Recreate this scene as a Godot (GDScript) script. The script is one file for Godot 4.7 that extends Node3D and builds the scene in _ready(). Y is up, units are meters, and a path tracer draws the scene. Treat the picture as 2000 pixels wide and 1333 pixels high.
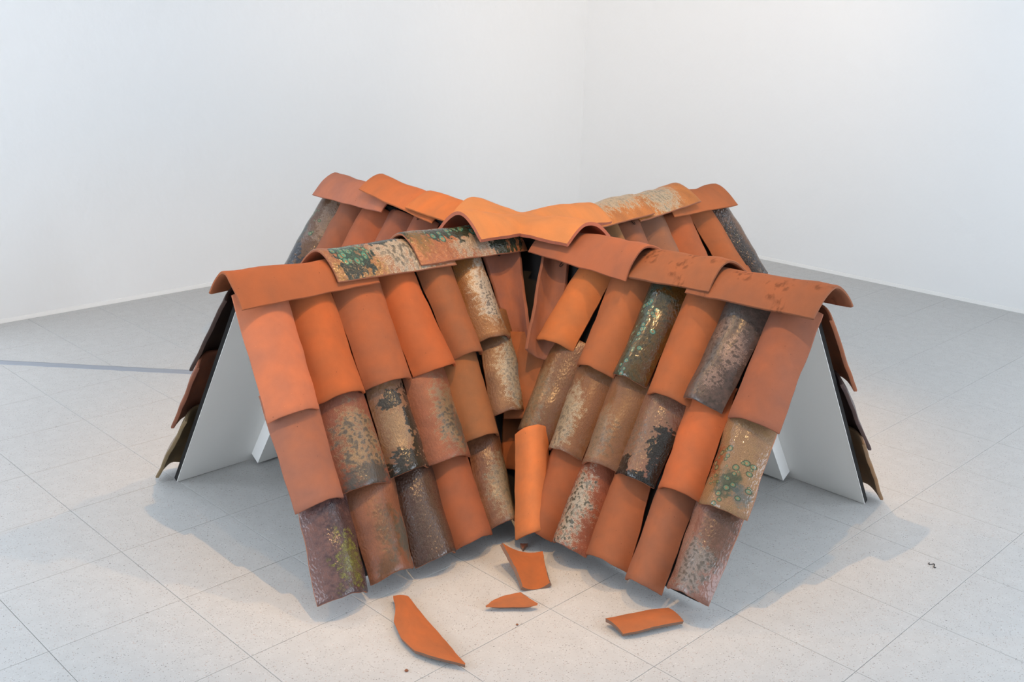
extends Node3D
# A cross-shaped ridge of clay roof tiles on a gallery floor. One floor tile is U metres; the origin is the floor point under the crossing of the ridges.

const U := 0.4
const WALL_LEFT := -3.048      # x of the left wall's face
const WALL_BACK := -3.792      # z of the right-hand wall's face
const WALL_RIGHT := 4.4
const WALL_FRONT := 4.6
const CEILING := 3.6

var M := {}
var clay_tex := []
var clay_normal: Texture2D
var glaze_normal: Texture2D
var sculpture: Node3D


func _ready() -> void:
	view_and_light()
	make_shared_materials()
	room()
	lamps()
	roof()
	loose_things()


func view_and_light() -> void:
	var cam := Camera3D.new()
	cam.name = "camera"
	cam.fov = 35.869
	cam.near = 0.05
	cam.far = 60.0
	cam.transform = Transform3D(Basis(Vector3(0.70235, 0.02453, -0.71141), Vector3(-0.23238, 0.95255, -0.19658), Vector3(0.67284, 0.30339, 0.67472)).orthonormalized(), Vector3(2.9298, 1.7577, 2.9676))
	cam.current = true
	add_child(cam)
	var e := Environment.new()
	e.background_mode = Environment.BG_COLOR
	e.background_color = Color(0.55, 0.62, 0.7)
	e.tonemap_mode = Environment.TONE_MAPPER_LINEAR
	e.tonemap_exposure = 0.88
	e.sdfgi_enabled = true
	e.ssao_enabled = true
	e.ssil_enabled = true
	var we := WorldEnvironment.new()
	we.name = "environment"
	we.environment = e
	add_child(we)
	# daylight: one tall window beyond each edge of the picture
	window("window_1", Vector3(WALL_LEFT, 1.55, 1.75), Vector3(1, 0, 0), Vector2(0.6, 2.3), 1.9)
	window("window_2", Vector3(2.35, 1.55, WALL_BACK), Vector3(0, 0, 1), Vector2(0.6, 2.3), 1.5)
	window("window_5", Vector3(WALL_RIGHT, 2.6, -2.3), Vector3(-1, 0, 0), Vector2(0.28, 1.7), 11.5)
	window("window_6", Vector3(-2.3, 2.6, WALL_FRONT), Vector3(0, 0, -1), Vector2(0.28, 1.7), 11.5)
	# and one window in each of the two walls behind the camera
	window("window_3", Vector3(WALL_RIGHT, 1.1, -0.2), Vector3(-1, 0, 0), Vector2(2.2, 1.9), 2.3)
	window("window_4", Vector3(0.5, 1.1, WALL_FRONT), Vector3(0, 0, -1), Vector2(2.2, 1.9), 2.3)


const DAY := Color(0.905, 0.945, 1.0)
const WARM := Color(1.0, 0.78, 0.52)


func area(called: String, at: Vector3, towards: Vector3, size: Vector2, energy: float, colour: Color) -> void:
	var a := AreaLight3D.new()
	a.name = called
	a.area_size = size
	a.area_normalize_energy = true
	a.light_energy = energy
	a.light_color = colour
	a.area_range = 20.0
	a.area_attenuation = 2.0
	a.shadow_enabled = true
	add_child(a, true)
	a.look_at_from_position(at, at + towards, Vector3.UP if absf(towards.y) < 0.9 else Vector3.FORWARD)


func window(called: String, at: Vector3, inward: Vector3, size: Vector2, energy: float) -> void:
	var w := Node3D.new()
	w.name = called
	w.position = at
	w.basis = Basis.looking_at(-inward)
	w.set_meta("kind", "structure")
	add_child(w)
	var frame := SurfaceTool.new()
	frame.begin(Mesh.PRIMITIVE_TRIANGLES)
	for s in [-1, 1]:
		box(frame, Vector3(s * (size.x / 2 + 0.03), 0, 0.0), Vector3(0.06, size.y + 0.12, 0.05))
		box(frame, Vector3(0, s * (size.y / 2 + 0.03), 0.0), Vector3(size.x, 0.06, 0.05))
	box(frame, Vector3(0, 0, 0.0), Vector3(0.04, size.y, 0.04))
	put(frame, "window_frame", flat(Color8(235, 235, 232), 0.5), w)
	var pane := SurfaceTool.new()
	pane.begin(Mesh.PRIMITIVE_TRIANGLES)
	box(pane, Vector3(0, 0, -0.004), Vector3(size.x, size.y, 0.008))
	var pm := flat(Color8(220, 228, 235), 0.4)
	pm.emission_enabled = true
	pm.emission = DAY
	pm.emission_energy_multiplier = 0.6
	put(pane, "pane", pm, w)
	area(called + "_daylight", at + inward * 0.05, inward, size, energy * size.x * size.y, DAY)


func spot(at: Vector3, target: Vector3, energy: float, angle: float, soft: float, label: String, blend := 0.6, tint := WARM) -> void:
	var t := thing("track_spotlight", label, "spotlight", at)
	t.basis = Basis.looking_at(target - at, Vector3.FORWARD)
	var st := SurfaceTool.new()
	st.begin(Mesh.PRIMITIVE_TRIANGLES)
	lathe(st, [Vector2(0.0, 0.16), Vector2(0.035, 0.16), Vector2(0.045, 0.14), Vector2(0.048, 0.0), Vector2(0.044, 0.0), Vector2(0.04, 0.03), Vector2(0.0, 0.035)])
	put(st, "housing", flat(Color8(238, 238, 236), 0.4), t)
	var l := SurfaceTool.new()
	l.begin(Mesh.PRIMITIVE_TRIANGLES)
	lathe(l, [Vector2(0.0, 0.024), Vector2(0.036, 0.024), Vector2(0.038, 0.02), Vector2(0.0, 0.018)])
	var m := flat(Color8(255, 240, 220), 0.4)
	m.emission_enabled = true
	m.emission = WARM
	m.emission_energy_multiplier = 2.0
	put(l, "lens", m, t)
	var s := SpotLight3D.new()
	s.name = "spot_beam"
	s.light_color = tint
	s.light_energy = energy
	s.light_size = soft
	s.spot_angle = angle
	s.spot_angle_attenuation = blend
	s.spot_range = 20.0
	s.spot_attenuation = 2.0
	s.shadow_enabled = true
	add_child(s, true)
	s.look_at_from_position(at + (target - at).normalized() * 0.02, target, Vector3.FORWARD)


func lamps() -> void:
	spot(Vector3(0.85, 3.25, 0.98), Vector3(0.3, 0.4, 0.3), 4.8, 33.0, 0.012, "white cylindrical track spotlight above the front valley of the roof")
	spot(Vector3(1.2, 3.25, -0.25), Vector3(-0.1, 0.6, -0.1), 3.6, 38.0, 0.012, "white cylindrical track spotlight above the right front slope")
	spot(Vector3(-1.6, 3.4, 1.3), Vector3(0.8, 0.5, 0.3), 2.4, 26.0, 0.012, "white cylindrical track spotlight high up beyond the left front wing")
	spot(Vector3(-0.2, 3.4, -1.4), Vector3(-1.9, 1.6, WALL_BACK), 2.9, 44.0, 0.05, "white cylindrical track spotlight turned to the far right-hand wall", 1.0, Color(1.0, 0.87, 0.74))
	spot(Vector3(-0.6, 3.4, -0.9), Vector3(WALL_LEFT, 1.9, -2.4), 1.5, 46.0, 0.05, "white cylindrical track spotlight turned to the far left-hand wall", 1.0, Color(1.0, 0.87, 0.74))


# ---------- helpers ----------

func thing(called: String, label: String, category: String, at := Vector3.ZERO) -> Node3D:
	var o := Node3D.new()
	o.name = called
	add_child(o, true)
	o.position = at
	o.set_meta("label", label)
	o.set_meta("category", category)
	return o


func put(st: SurfaceTool, called: String, m: Material, parent: Node) -> MeshInstance3D:
	st.generate_normals()
	var o := MeshInstance3D.new()
	o.name = called
	o.mesh = st.commit()
	o.material_override = m
	parent.add_child(o, true)
	return o


func flat(c: Color, rough: float) -> StandardMaterial3D:
	var m := StandardMaterial3D.new()
	m.albedo_color = c
	m.roughness = rough
	return m


func quad(st: SurfaceTool, a: Vector3, b: Vector3, c: Vector3, d: Vector3) -> void:
	# a b c d clockwise as seen from outside
	for v in [a, b, c, a, c, d]:
		st.add_vertex(v)


func box(st: SurfaceTool, at: Vector3, size: Vector3, bevel := 0.0) -> void:
	st.set_smooth_group(-1)
	var h := size / 2
	var k := bevel
	var f := func(x, y, z): return at + Vector3(x, y, z)
	var t := [f.call(-h.x + k, h.y, -h.z + k), f.call(h.x - k, h.y, -h.z + k), f.call(h.x - k, h.y, h.z - k), f.call(-h.x + k, h.y, h.z - k)]
	var u := [f.call(-h.x, h.y - k, -h.z), f.call(h.x, h.y - k, -h.z), f.call(h.x, h.y - k, h.z), f.call(-h.x, h.y - k, h.z)]
	var b := [f.call(-h.x, -h.y, -h.z), f.call(h.x, -h.y, -h.z), f.call(h.x, -h.y, h.z), f.call(-h.x, -h.y, h.z)]
	quad(st, t[0], t[1], t[2], t[3])
	quad(st, b[3], b[2], b[1], b[0])
	for i in 4:
		var j := (i + 1) % 4
		quad(st, u[j], u[i], b[i], b[j])
		if k > 0.0:
			quad(st, t[j], t[i], u[i], u[j])


func lathe(st: SurfaceTool, prof: Array) -> void:
	# profile points (radius, along +z); spun about z
	st.set_smooth_group(-1)
	var n := 24
	for i in n:
		var a := TAU * i / n
		var b := TAU * (i + 1) / n
		for k in prof.size() - 1:
			var p: Vector2 = prof[k]
			var q: Vector2 = prof[k + 1]
			quad(st, Vector3(cos(a) * p.x, sin(a) * p.x, p.y), Vector3(cos(a) * q.x, sin(a) * q.x, q.y), Vector3(cos(b) * q.x, sin(b) * q.x, q.y), Vector3(cos(b) * p.x, sin(b) * p.x, p.y))


func tube(pts: Array, radius: float, sides := 8) -> SurfaceTool:
	var st := SurfaceTool.new()
	st.begin(Mesh.PRIMITIVE_TRIANGLES)
	st.set_smooth_group(0)
	var rings := []
	for i in pts.size():
		var d: Vector3 = (pts[mini(i + 1, pts.size() - 1)] - pts[maxi(i - 1, 0)]).normalized()
		var s := d.cross(Vector3(0.3, 0.9, 0.2)).normalized()
		var w := d.cross(s)
		var ring := []
		for k in sides:
			var a := TAU * k / sides
			ring.append(pts[i] + (s * cos(a) + w * sin(a)) * radius)
		rings.append(ring)
	for i in rings.size() - 1:
		for k in sides:
			var n := (k + 1) % sides
			quad(st, rings[i][n], rings[i][k], rings[i + 1][k], rings[i + 1][n])
	return st


func P(panel: String, a: float, b: float, n: float) -> Vector3:
	# a point on a roof slope, in floor-tile units: a along the ridge, b down the slope from the apex, n outwards
	var s := sin(0.998)
	var c := cos(0.998)
	var g: Vector3   # (i, j, height) from the crossing
	match panel:
		"A": g = Vector3(b * c + n * s, a - 4.17, 2.07 - b * s + n * c)
		"B": g = Vector3(a - 1.42, -b * c - n * s, 2.07 - b * s + n * c)
		"D": g = Vector3(-b * c - n * s, a - 4.17, 2.07 - b * s + n * c)
		"E": g = Vector3(a - 1.42, b * c + n * s, 2.07 - b * s + n * c)
	return Vector3(g.x, g.z, -g.y) * U

const QUADS := {
	"A11": [Vector3(0.010,0.853,1.307), Vector3(0.010,0.853,1.118), Vector3(0.280,0.512,1.361), Vector3(0.280,0.511,1.178), 0.0400, 0.0525],
	"A12": [Vector3(0.010,0.853,1.113), Vector3(0.010,0.853,0.952), Vector3(0.271,0.526,1.171), Vector3(0.275,0.520,0.995), 0.0400, 0.0525],
	"A13": [Vector3(0.010,0.853,0.944), Vector3(0.010,0.853,0.743), Vector3(0.270,0.527,0.983), Vector3(0.274,0.522,0.795), 0.0400, 0.0525],
	"A14": [Vector3(0.010,0.853,0.742), Vector3(0.010,0.853,0.588), Vector3(0.272,0.524,0.781), Vector3(0.273,0.522,0.590), 0.0400, 0.0525],
	"A15": [Vector3(0.010,0.853,0.564), Vector3(0.010,0.853,0.403), Vector3(0.260,0.543,0.586), Vector3(0.265,0.535,0.453), 0.0400, 0.0525],
	"A16": [Vector3(0.010,0.853,0.389), Vector3(0.010,0.853,0.247), Vector3(0.239,0.575,0.453), Vector3(0.253,0.553,0.300), 0.0400, 0.0525],
	"A17": [Vector3(0.038,0.843,0.237), Vector3(0.072,0.865,0.081), Vector3(0.262,0.532,0.292), Vector3(0.339,0.569,0.275), -0.0340, -0.0340],
	"A21": [Vector3(0.191,0.573,1.335), Vector3(0.193,0.569,1.143), Vector3(0.445,0.275,1.381), Vector3(0.447,0.271,1.214), 0.0400, 0.0525],
	"A22": [Vector3(0.187,0.578,1.138), Vector3(0.197,0.563,0.969), Vector3(0.441,0.281,1.209), Vector3(0.451,0.266,1.027), 0.0400, 0.0525],
	"A23": [Vector3(0.191,0.573,0.946), Vector3(0.193,0.569,0.801), Vector3(0.445,0.275,1.019), Vector3(0.447,0.271,0.863), 0.0400, 0.0525],
	"A24": [Vector3(0.192,0.571,0.787), Vector3(0.201,0.557,0.605), Vector3(0.446,0.273,0.865), Vector3(0.455,0.259,0.682), 0.0400, 0.0525],
	"A25": [Vector3(0.173,0.600,0.588), Vector3(0.184,0.584,0.439), Vector3(0.427,0.302,0.677), Vector3(0.438,0.286,0.528), 0.0400, 0.0525],
	"A26": [Vector3(0.143,0.647,0.367), Vector3(0.158,0.624,0.207), Vector3(0.397,0.349,0.524), Vector3(0.412,0.326,0.366), 0.0400, 0.0525],
	"A31": [Vector3(0.343,0.337,1.324), Vector3(0.354,0.320,1.156), Vector3(0.612,0.049,1.427), Vector3(0.623,0.032,1.255), 0.0400, 0.0525],
	"A32": [Vector3(0.346,0.332,1.158), Vector3(0.348,0.330,0.962), Vector3(0.615,0.044,1.231), Vector3(0.617,0.042,1.072), 0.0400, 0.0525],
	"A33": [Vector3(0.350,0.326,0.961), Vector3(0.353,0.321,0.804), Vector3(0.619,0.038,1.059), Vector3(0.622,0.033,0.894), 0.0400, 0.0525],
	"A34": [Vector3(0.349,0.327,0.802), Vector3(0.351,0.325,0.646), Vector3(0.618,0.039,0.891), Vector3(0.620,0.037,0.730), 0.0400, 0.0525],
	"A35": [Vector3(0.340,0.342,0.613), Vector3(0.345,0.334,0.467), Vector3(0.609,0.053,0.740), Vector3(0.614,0.046,0.606), 0.0400, 0.0525],
	"B10": [Vector3(0.204,0.865,0.072), Vector3(0.304,0.843,0.038), Vector3(0.387,0.563,0.342), Vector3(0.465,0.528,0.265), -0.0340, -0.0340],
	"B11": [Vector3(0.367,0.853,0.010), Vector3(0.527,0.853,0.010), Vector3(0.342,0.562,0.248), Vector3(0.521,0.568,0.244), 0.0400, 0.0525],
	"B12": [Vector3(0.525,0.853,0.010), Vector3(0.692,0.853,0.010), Vector3(0.575,0.529,0.269), Vector3(0.742,0.530,0.269), 0.0400, 0.0525],
	"B13": [Vector3(0.699,0.853,0.010), Vector3(0.855,0.853,0.010), Vector3(0.743,0.533,0.266), Vector3(0.883,0.534,0.266), 0.0400, 0.0525],
	"B14": [Vector3(0.857,0.853,0.010), Vector3(1.016,0.853,0.010), Vector3(0.902,0.516,0.277), Vector3(1.069,0.521,0.274), 0.0400, 0.0525],
	"B15": [Vector3(1.024,0.853,0.010), Vector3(1.193,0.853,0.010), Vector3(1.037,0.534,0.266), Vector3(1.187,0.531,0.268), 0.0400, 0.0525],
	"B16": [Vector3(1.192,0.853,0.010), Vector3(1.358,0.853,0.010), Vector3(1.219,0.526,0.271), Vector3(1.397,0.528,0.269), 0.0400, 0.0525],
	"B21": [Vector3(0.385,0.588,0.181), Vector3(0.564,0.585,0.183), Vector3(0.450,0.290,0.435), Vector3(0.608,0.287,0.437), 0.0400, 0.0525],
	"B22": [Vector3(0.537,0.568,0.194), Vector3(0.711,0.576,0.189), Vector3(0.619,0.270,0.448), Vector3(0.763,0.278,0.443), 0.0400, 0.0525],
	"B23": [Vector3(0.708,0.567,0.194), Vector3(0.863,0.582,0.185), Vector3(0.776,0.269,0.448), Vector3(0.923,0.285,0.439), 0.0400, 0.0525],
	"B24": [Vector3(0.865,0.575,0.189), Vector3(1.034,0.580,0.186), Vector3(0.919,0.277,0.443), Vector3(1.071,0.282,0.440), 0.0400, 0.0525],
	"B25": [Vector3(1.030,0.584,0.183), Vector3(1.181,0.593,0.178), Vector3(1.095,0.286,0.437), Vector3(1.241,0.295,0.432), 0.0400, 0.0525],
	"B26": [Vector3(1.194,0.585,0.183), Vector3(1.361,0.595,0.176), Vector3(1.252,0.287,0.437), Vector3(1.415,0.297,0.430), 0.0400, 0.0525],
	"B33": [Vector3(0.727,0.331,0.346), Vector3(0.864,0.333,0.345), Vector3(0.807,0.043,0.616), Vector3(0.946,0.045,0.614), 0.0400, 0.0525],
	"B34": [Vector3(0.873,0.342,0.340), Vector3(1.008,0.347,0.337), Vector3(0.950,0.054,0.609), Vector3(1.117,0.058,0.606), 0.0400, 0.0525],
	"B35": [Vector3(1.054,0.329,0.348), Vector3(1.193,0.332,0.346), Vector3(1.122,0.041,0.617), Vector3(1.257,0.044,0.615), 0.0400, 0.0525],
	"B36": [Vector3(1.202,0.355,0.331), Vector3(1.381,0.360,0.328), Vector3(1.273,0.067,0.600), Vector3(1.412,0.072,0.597), 0.0400, 0.0525],
	"C11": [Vector3(-1.316,0.850,0.012), Vector3(-1.180,0.850,0.012), Vector3(-1.316,0.527,0.271), Vector3(-1.131,0.527,0.271), 0.0400, 0.0525],
	"C12": [Vector3(-1.180,0.850,0.012), Vector3(-1.009,0.850,0.012), Vector3(-1.131,0.527,0.271), Vector3(-0.984,0.527,0.271), 0.0400, 0.0525],
	"C13": [Vector3(-1.009,0.850,0.012), Vector3(-0.813,0.850,0.012), Vector3(-0.984,0.527,0.271), Vector3(-0.763,0.527,0.271), 0.0400, 0.0525],
	"C14": [Vector3(-0.813,0.850,0.012), Vector3(-0.642,0.850,0.012), Vector3(-0.763,0.527,0.271), Vector3(-0.592,0.527,0.271), 0.0400, 0.0525],
	"C15": [Vector3(-0.642,0.850,0.012), Vector3(-0.479,0.850,0.012), Vector3(-0.592,0.527,0.271), Vector3(-0.430,0.527,0.271), 0.0400, 0.0525],
	"F11": [Vector3(0.012,0.850,-0.484), Vector3(0.012,0.850,-0.579), Vector3(0.271,0.527,-0.434), Vector3(0.271,0.527,-0.530), 0.0400, 0.0525],
	"F12": [Vector3(0.012,0.850,-0.579), Vector3(0.012,0.850,-0.734), Vector3(0.271,0.527,-0.530), Vector3(0.271,0.527,-0.685), 0.0400, 0.0525],
	"F13": [Vector3(0.012,0.850,-0.738), Vector3(0.012,0.850,-0.910), Vector3(0.271,0.527,-0.688), Vector3(0.271,0.527,-0.861), 0.0400, 0.0525],
	"F14": [Vector3(0.012,0.850,-0.913), Vector3(0.012,0.850,-1.102), Vector3(0.271,0.527,-0.863), Vector3(0.271,0.527,-1.052), 0.0400, 0.0525],
	"F15": [Vector3(0.012,0.850,-1.108), Vector3(0.012,0.850,-1.273), Vector3(0.271,0.527,-1.134), Vector3(0.271,0.527,-1.322), 0.0400, 0.0525],
	"F16": [Vector3(0.012,0.850,-1.273), Vector3(0.012,0.850,-1.411), Vector3(0.271,0.527,-1.322), Vector3(0.271,0.527,-1.421), 0.0400, 0.0525],
	"D11": [Vector3(-0.019,0.835,1.152), Vector3(-0.019,0.835,1.316), Vector3(-0.254,0.526,1.160), Vector3(-0.265,0.532,1.324), 0.0500, 0.0500],
	"D12": [Vector3(-0.019,0.835,0.980), Vector3(-0.019,0.835,1.144), Vector3(-0.254,0.526,0.988), Vector3(-0.254,0.526,1.152), 0.0500, 0.0500],
	"D21": [Vector3(-0.192,0.567,1.172), Vector3(-0.192,0.567,1.336), Vector3(-0.428,0.257,1.160), Vector3(-0.438,0.263,1.324), 0.0500, 0.0500],
	"D22": [Vector3(-0.192,0.567,1.000), Vector3(-0.192,0.567,1.164), Vector3(-0.428,0.257,0.988), Vector3(-0.428,0.257,1.152), 0.0500, 0.0500],
	"D31": [Vector3(-0.355,0.314,1.148), Vector3(-0.355,0.314,1.312), Vector3(-0.591,0.005,1.160), Vector3(-0.601,0.011,1.324), 0.0500, 0.0500],
	"D32": [Vector3(-0.355,0.314,0.976), Vector3(-0.355,0.314,1.140), Vector3(-0.591,0.005,0.988), Vector3(-0.591,0.005,1.152), 0.0500, 0.0500],
	"E11": [Vector3(1.376,0.835,-0.019), Vector3(1.212,0.835,-0.019), Vector3(1.368,0.532,-0.265), Vector3(1.204,0.526,-0.254), 0.0500, 0.0500],
	"E12": [Vector3(1.204,0.835,-0.019), Vector3(1.040,0.835,-0.019), Vector3(1.196,0.526,-0.254), Vector3(1.032,0.526,-0.254), 0.0500, 0.0500],
	"E21": [Vector3(1.356,0.567,-0.192), Vector3(1.192,0.567,-0.192), Vector3(1.368,0.263,-0.438), Vector3(1.204,0.257,-0.428), 0.0500, 0.0500],
	"E22": [Vector3(1.184,0.567,-0.192), Vector3(1.020,0.567,-0.192), Vector3(1.196,0.257,-0.428), Vector3(1.032,0.257,-0.428), 0.0500, 0.0500],
	"E31": [Vector3(1.380,0.314,-0.355), Vector3(1.216,0.314,-0.355), Vector3(1.368,0.011,-0.601), Vector3(1.204,0.005,-0.591), 0.0500, 0.0500],
	"E32": [Vector3(1.208,0.314,-0.355), Vector3(1.044,0.314,-0.355), Vector3(1.196,0.005,-0.591), Vector3(1.032,0.005,-0.591), 0.0500, 0.0500],
	"C21": [Vector3(-1.316,0.567,0.192), Vector3(-1.152,0.567,0.192), Vector3(-1.316,0.257,0.428), Vector3(-1.152,0.257,0.428), 0.0500, 0.0500],
	"C22": [Vector3(-1.144,0.567,0.192), Vector3(-0.980,0.567,0.192), Vector3(-1.144,0.257,0.428), Vector3(-0.980,0.257,0.428), 0.0500, 0.0500],
	"C31": [Vector3(-1.316,0.314,0.355), Vector3(-1.152,0.314,0.355), Vector3(-1.316,0.005,0.591), Vector3(-1.152,0.005,0.591), 0.0500, 0.0500],
	"C32": [Vector3(-1.144,0.314,0.355), Vector3(-0.980,0.314,0.355), Vector3(-1.144,0.005,0.591), Vector3(-0.980,0.005,0.591), 0.0500, 0.0500],
	"F26": [Vector3(0.192,0.567,-1.256), Vector3(0.192,0.567,-1.420), Vector3(0.428,0.257,-1.256), Vector3(0.428,0.257,-1.420), 0.0500, 0.0500],
	"F25": [Vector3(0.192,0.567,-1.084), Vector3(0.192,0.567,-1.248), Vector3(0.428,0.257,-1.084), Vector3(0.428,0.257,-1.248), 0.0500, 0.0500],
	"F36": [Vector3(0.355,0.314,-1.256), Vector3(0.355,0.314,-1.420), Vector3(0.591,0.005,-1.256), Vector3(0.591,0.005,-1.420), 0.0500, 0.0500],
	"F35": [Vector3(0.355,0.314,-1.084), Vector3(0.355,0.314,-1.248), Vector3(0.591,0.005,-1.084), Vector3(0.591,0.005,-1.248), 0.0500, 0.0500],
	"G11": [Vector3(-0.008,0.852,0.816), Vector3(-0.008,0.852,0.980), Vector3(-0.259,0.519,0.816), Vector3(-0.259,0.519,0.980), 0.0400, 0.0500],
	"G12": [Vector3(-0.008,0.852,0.644), Vector3(-0.008,0.852,0.808), Vector3(-0.259,0.519,0.644), Vector3(-0.259,0.519,0.808), 0.0400, 0.0500],
	"G13": [Vector3(-0.008,0.852,0.472), Vector3(-0.008,0.852,0.636), Vector3(-0.259,0.519,0.472), Vector3(-0.259,0.519,0.636), 0.0400, 0.0500],
	"G14": [Vector3(-0.008,0.852,0.300), Vector3(-0.008,0.852,0.464), Vector3(-0.259,0.519,0.300), Vector3(-0.259,0.519,0.464), 0.0400, 0.0500],
	"H11": [Vector3(0.232,0.852,-0.008), Vector3(0.396,0.852,-0.008), Vector3(0.232,0.519,-0.259), Vector3(0.396,0.519,-0.259), 0.0400, 0.0500],
	"H12": [Vector3(0.404,0.852,-0.008), Vector3(0.568,0.852,-0.008), Vector3(0.404,0.519,-0.259), Vector3(0.568,0.519,-0.259), 0.0400, 0.0500],
	"H13": [Vector3(0.576,0.852,-0.008), Vector3(0.740,0.852,-0.008), Vector3(0.576,0.519,-0.259), Vector3(0.740,0.519,-0.259), 0.0400, 0.0500],
	"H14": [Vector3(0.748,0.852,-0.008), Vector3(0.912,0.852,-0.008), Vector3(0.748,0.519,-0.259), Vector3(0.912,0.519,-0.259), 0.0400, 0.0500],
	"J11": [Vector3(-1.308,0.852,-0.008), Vector3(-1.144,0.852,-0.008), Vector3(-1.308,0.519,-0.259), Vector3(-1.144,0.519,-0.259), 0.0400, 0.0500],
	"J12": [Vector3(-1.136,0.852,-0.008), Vector3(-0.972,0.852,-0.008), Vector3(-1.136,0.519,-0.259), Vector3(-0.972,0.519,-0.259), 0.0400, 0.0500],
	"J13": [Vector3(-0.964,0.852,-0.008), Vector3(-0.800,0.852,-0.008), Vector3(-0.964,0.519,-0.259), Vector3(-0.800,0.519,-0.259), 0.0400, 0.0500],
	"J14": [Vector3(-0.792,0.852,-0.008), Vector3(-0.628,0.852,-0.008), Vector3(-0.792,0.519,-0.259), Vector3(-0.628,0.519,-0.259), 0.0400, 0.0500],
	"J15": [Vector3(-0.620,0.852,-0.008), Vector3(-0.456,0.852,-0.008), Vector3(-0.620,0.519,-0.259), Vector3(-0.456,0.519,-0.259), 0.0400, 0.0500],
	"J16": [Vector3(-0.448,0.852,-0.008), Vector3(-0.284,0.852,-0.008), Vector3(-0.448,0.519,-0.259), Vector3(-0.284,0.519,-0.259), 0.0400, 0.0500],
	"K11": [Vector3(-0.008,0.852,-0.396), Vector3(-0.008,0.852,-0.232), Vector3(-0.259,0.519,-0.396), Vector3(-0.259,0.519,-0.232), 0.0400, 0.0500],
	"K12": [Vector3(-0.008,0.852,-0.568), Vector3(-0.008,0.852,-0.404), Vector3(-0.259,0.519,-0.568), Vector3(-0.259,0.519,-0.404), 0.0400, 0.0500],
	"K13": [Vector3(-0.008,0.852,-0.740), Vector3(-0.008,0.852,-0.576), Vector3(-0.259,0.519,-0.740), Vector3(-0.259,0.519,-0.576), 0.0400, 0.0500],
	"K14": [Vector3(-0.008,0.852,-0.912), Vector3(-0.008,0.852,-0.748), Vector3(-0.259,0.519,-0.912), Vector3(-0.259,0.519,-0.748), 0.0400, 0.0500],
	"K15": [Vector3(-0.008,0.852,-1.084), Vector3(-0.008,0.852,-0.920), Vector3(-0.259,0.519,-1.084), Vector3(-0.259,0.519,-0.920), 0.0400, 0.0500],
	"K16": [Vector3(-0.008,0.852,-1.256), Vector3(-0.008,0.852,-1.092), Vector3(-0.259,0.519,-1.256), Vector3(-0.259,0.519,-1.092), 0.0400, 0.0500],
	"K17": [Vector3(-0.008,0.852,-1.428), Vector3(-0.008,0.852,-1.264), Vector3(-0.259,0.519,-1.428), Vector3(-0.259,0.519,-1.264), 0.0400, 0.0500],
	"V21": [Vector3(0.226,0.582,0.299), Vector3(0.379,0.609,0.164), Vector3(0.397,0.324,0.459), Vector3(0.533,0.352,0.341), -0.0120, -0.0120],
	"V31": [Vector3(0.235,0.471,0.303), Vector3(0.342,0.471,0.195), Vector3(0.455,0.173,0.520), Vector3(0.573,0.159,0.420), -0.0200, -0.0200],
	"B32": [Vector3(0.596,0.333,0.353), Vector3(0.756,0.333,0.353), Vector3(0.647,0.040,0.608), Vector3(0.791,0.037,0.610), 0.0500, 0.0500],
	"L": [Vector3(0.511,0.316,0.509), Vector3(0.573,0.338,0.419), Vector3(0.689,0.027,0.674), Vector3(0.751,0.053,0.579), 0.0520, 0.0520],
	"FL1": [Vector3(-0.116,0.844,0.800), Vector3(0.116,0.836,0.800), Vector3(-0.084,0.848,1.336), Vector3(0.116,0.836,1.336), 0.0680, 0.0880],
	"FL2": [Vector3(-0.116,0.852,0.444), Vector3(0.116,0.844,0.444), Vector3(-0.116,0.868,0.972), Vector3(0.116,0.864,0.972), 0.0800, 0.0880],
	"FL3": [Vector3(-0.116,0.860,0.076), Vector3(0.116,0.848,0.076), Vector3(-0.116,0.876,0.612), Vector3(0.116,0.868,0.612), 0.0800, 0.0880],
	"FR1": [Vector3(0.912,0.848,0.124), Vector3(0.912,0.848,-0.124), Vector3(1.392,0.868,0.124), Vector3(1.392,0.860,-0.124), 0.0760, 0.0800],
	"FR2": [Vector3(0.528,0.844,0.120), Vector3(0.528,0.852,-0.120), Vector3(1.004,0.872,0.120), Vector3(1.004,0.888,-0.120), 0.0680, 0.0760],
	"FR3": [Vector3(0.168,0.856,0.120), Vector3(0.168,0.872,-0.120), Vector3(0.664,0.844,0.136), Vector3(0.664,0.896,-0.120), 0.0680, 0.0800],
	"BL1": [Vector3(-0.752,0.868,-0.116), Vector3(-0.752,0.868,0.116), Vector3(-1.288,0.872,-0.112), Vector3(-1.288,0.872,0.112), 0.0760, 0.0960],
	"BL2": [Vector3(-0.408,0.848,-0.116), Vector3(-0.408,0.876,0.116), Vector3(-0.912,0.888,-0.116), Vector3(-0.912,0.948,0.116), 0.0800, 0.0840],
	"BL3": [Vector3(-0.168,0.848,-0.116), Vector3(-0.168,0.888,0.116), Vector3(-0.576,0.880,-0.120), Vector3(-0.576,0.916,0.120), 0.0800, 0.0760],
	"BR1": [Vector3(0.116,0.866,-0.868), Vector3(-0.116,0.866,-0.868), Vector3(0.116,0.866,-1.372), Vector3(-0.116,0.866,-1.372), 0.0720, 0.0800],
	"BR2": [Vector3(0.120,0.876,-0.620), Vector3(-0.120,0.848,-0.620), Vector3(0.124,0.916,-1.052), Vector3(-0.124,0.880,-1.052), 0.0800, 0.0880],
	"BR3": [Vector3(0.116,0.880,-0.292), Vector3(-0.116,0.880,-0.292), Vector3(0.124,0.900,-0.712), Vector3(-0.124,0.900,-0.712), 0.0600, 0.0640],
}
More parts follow.
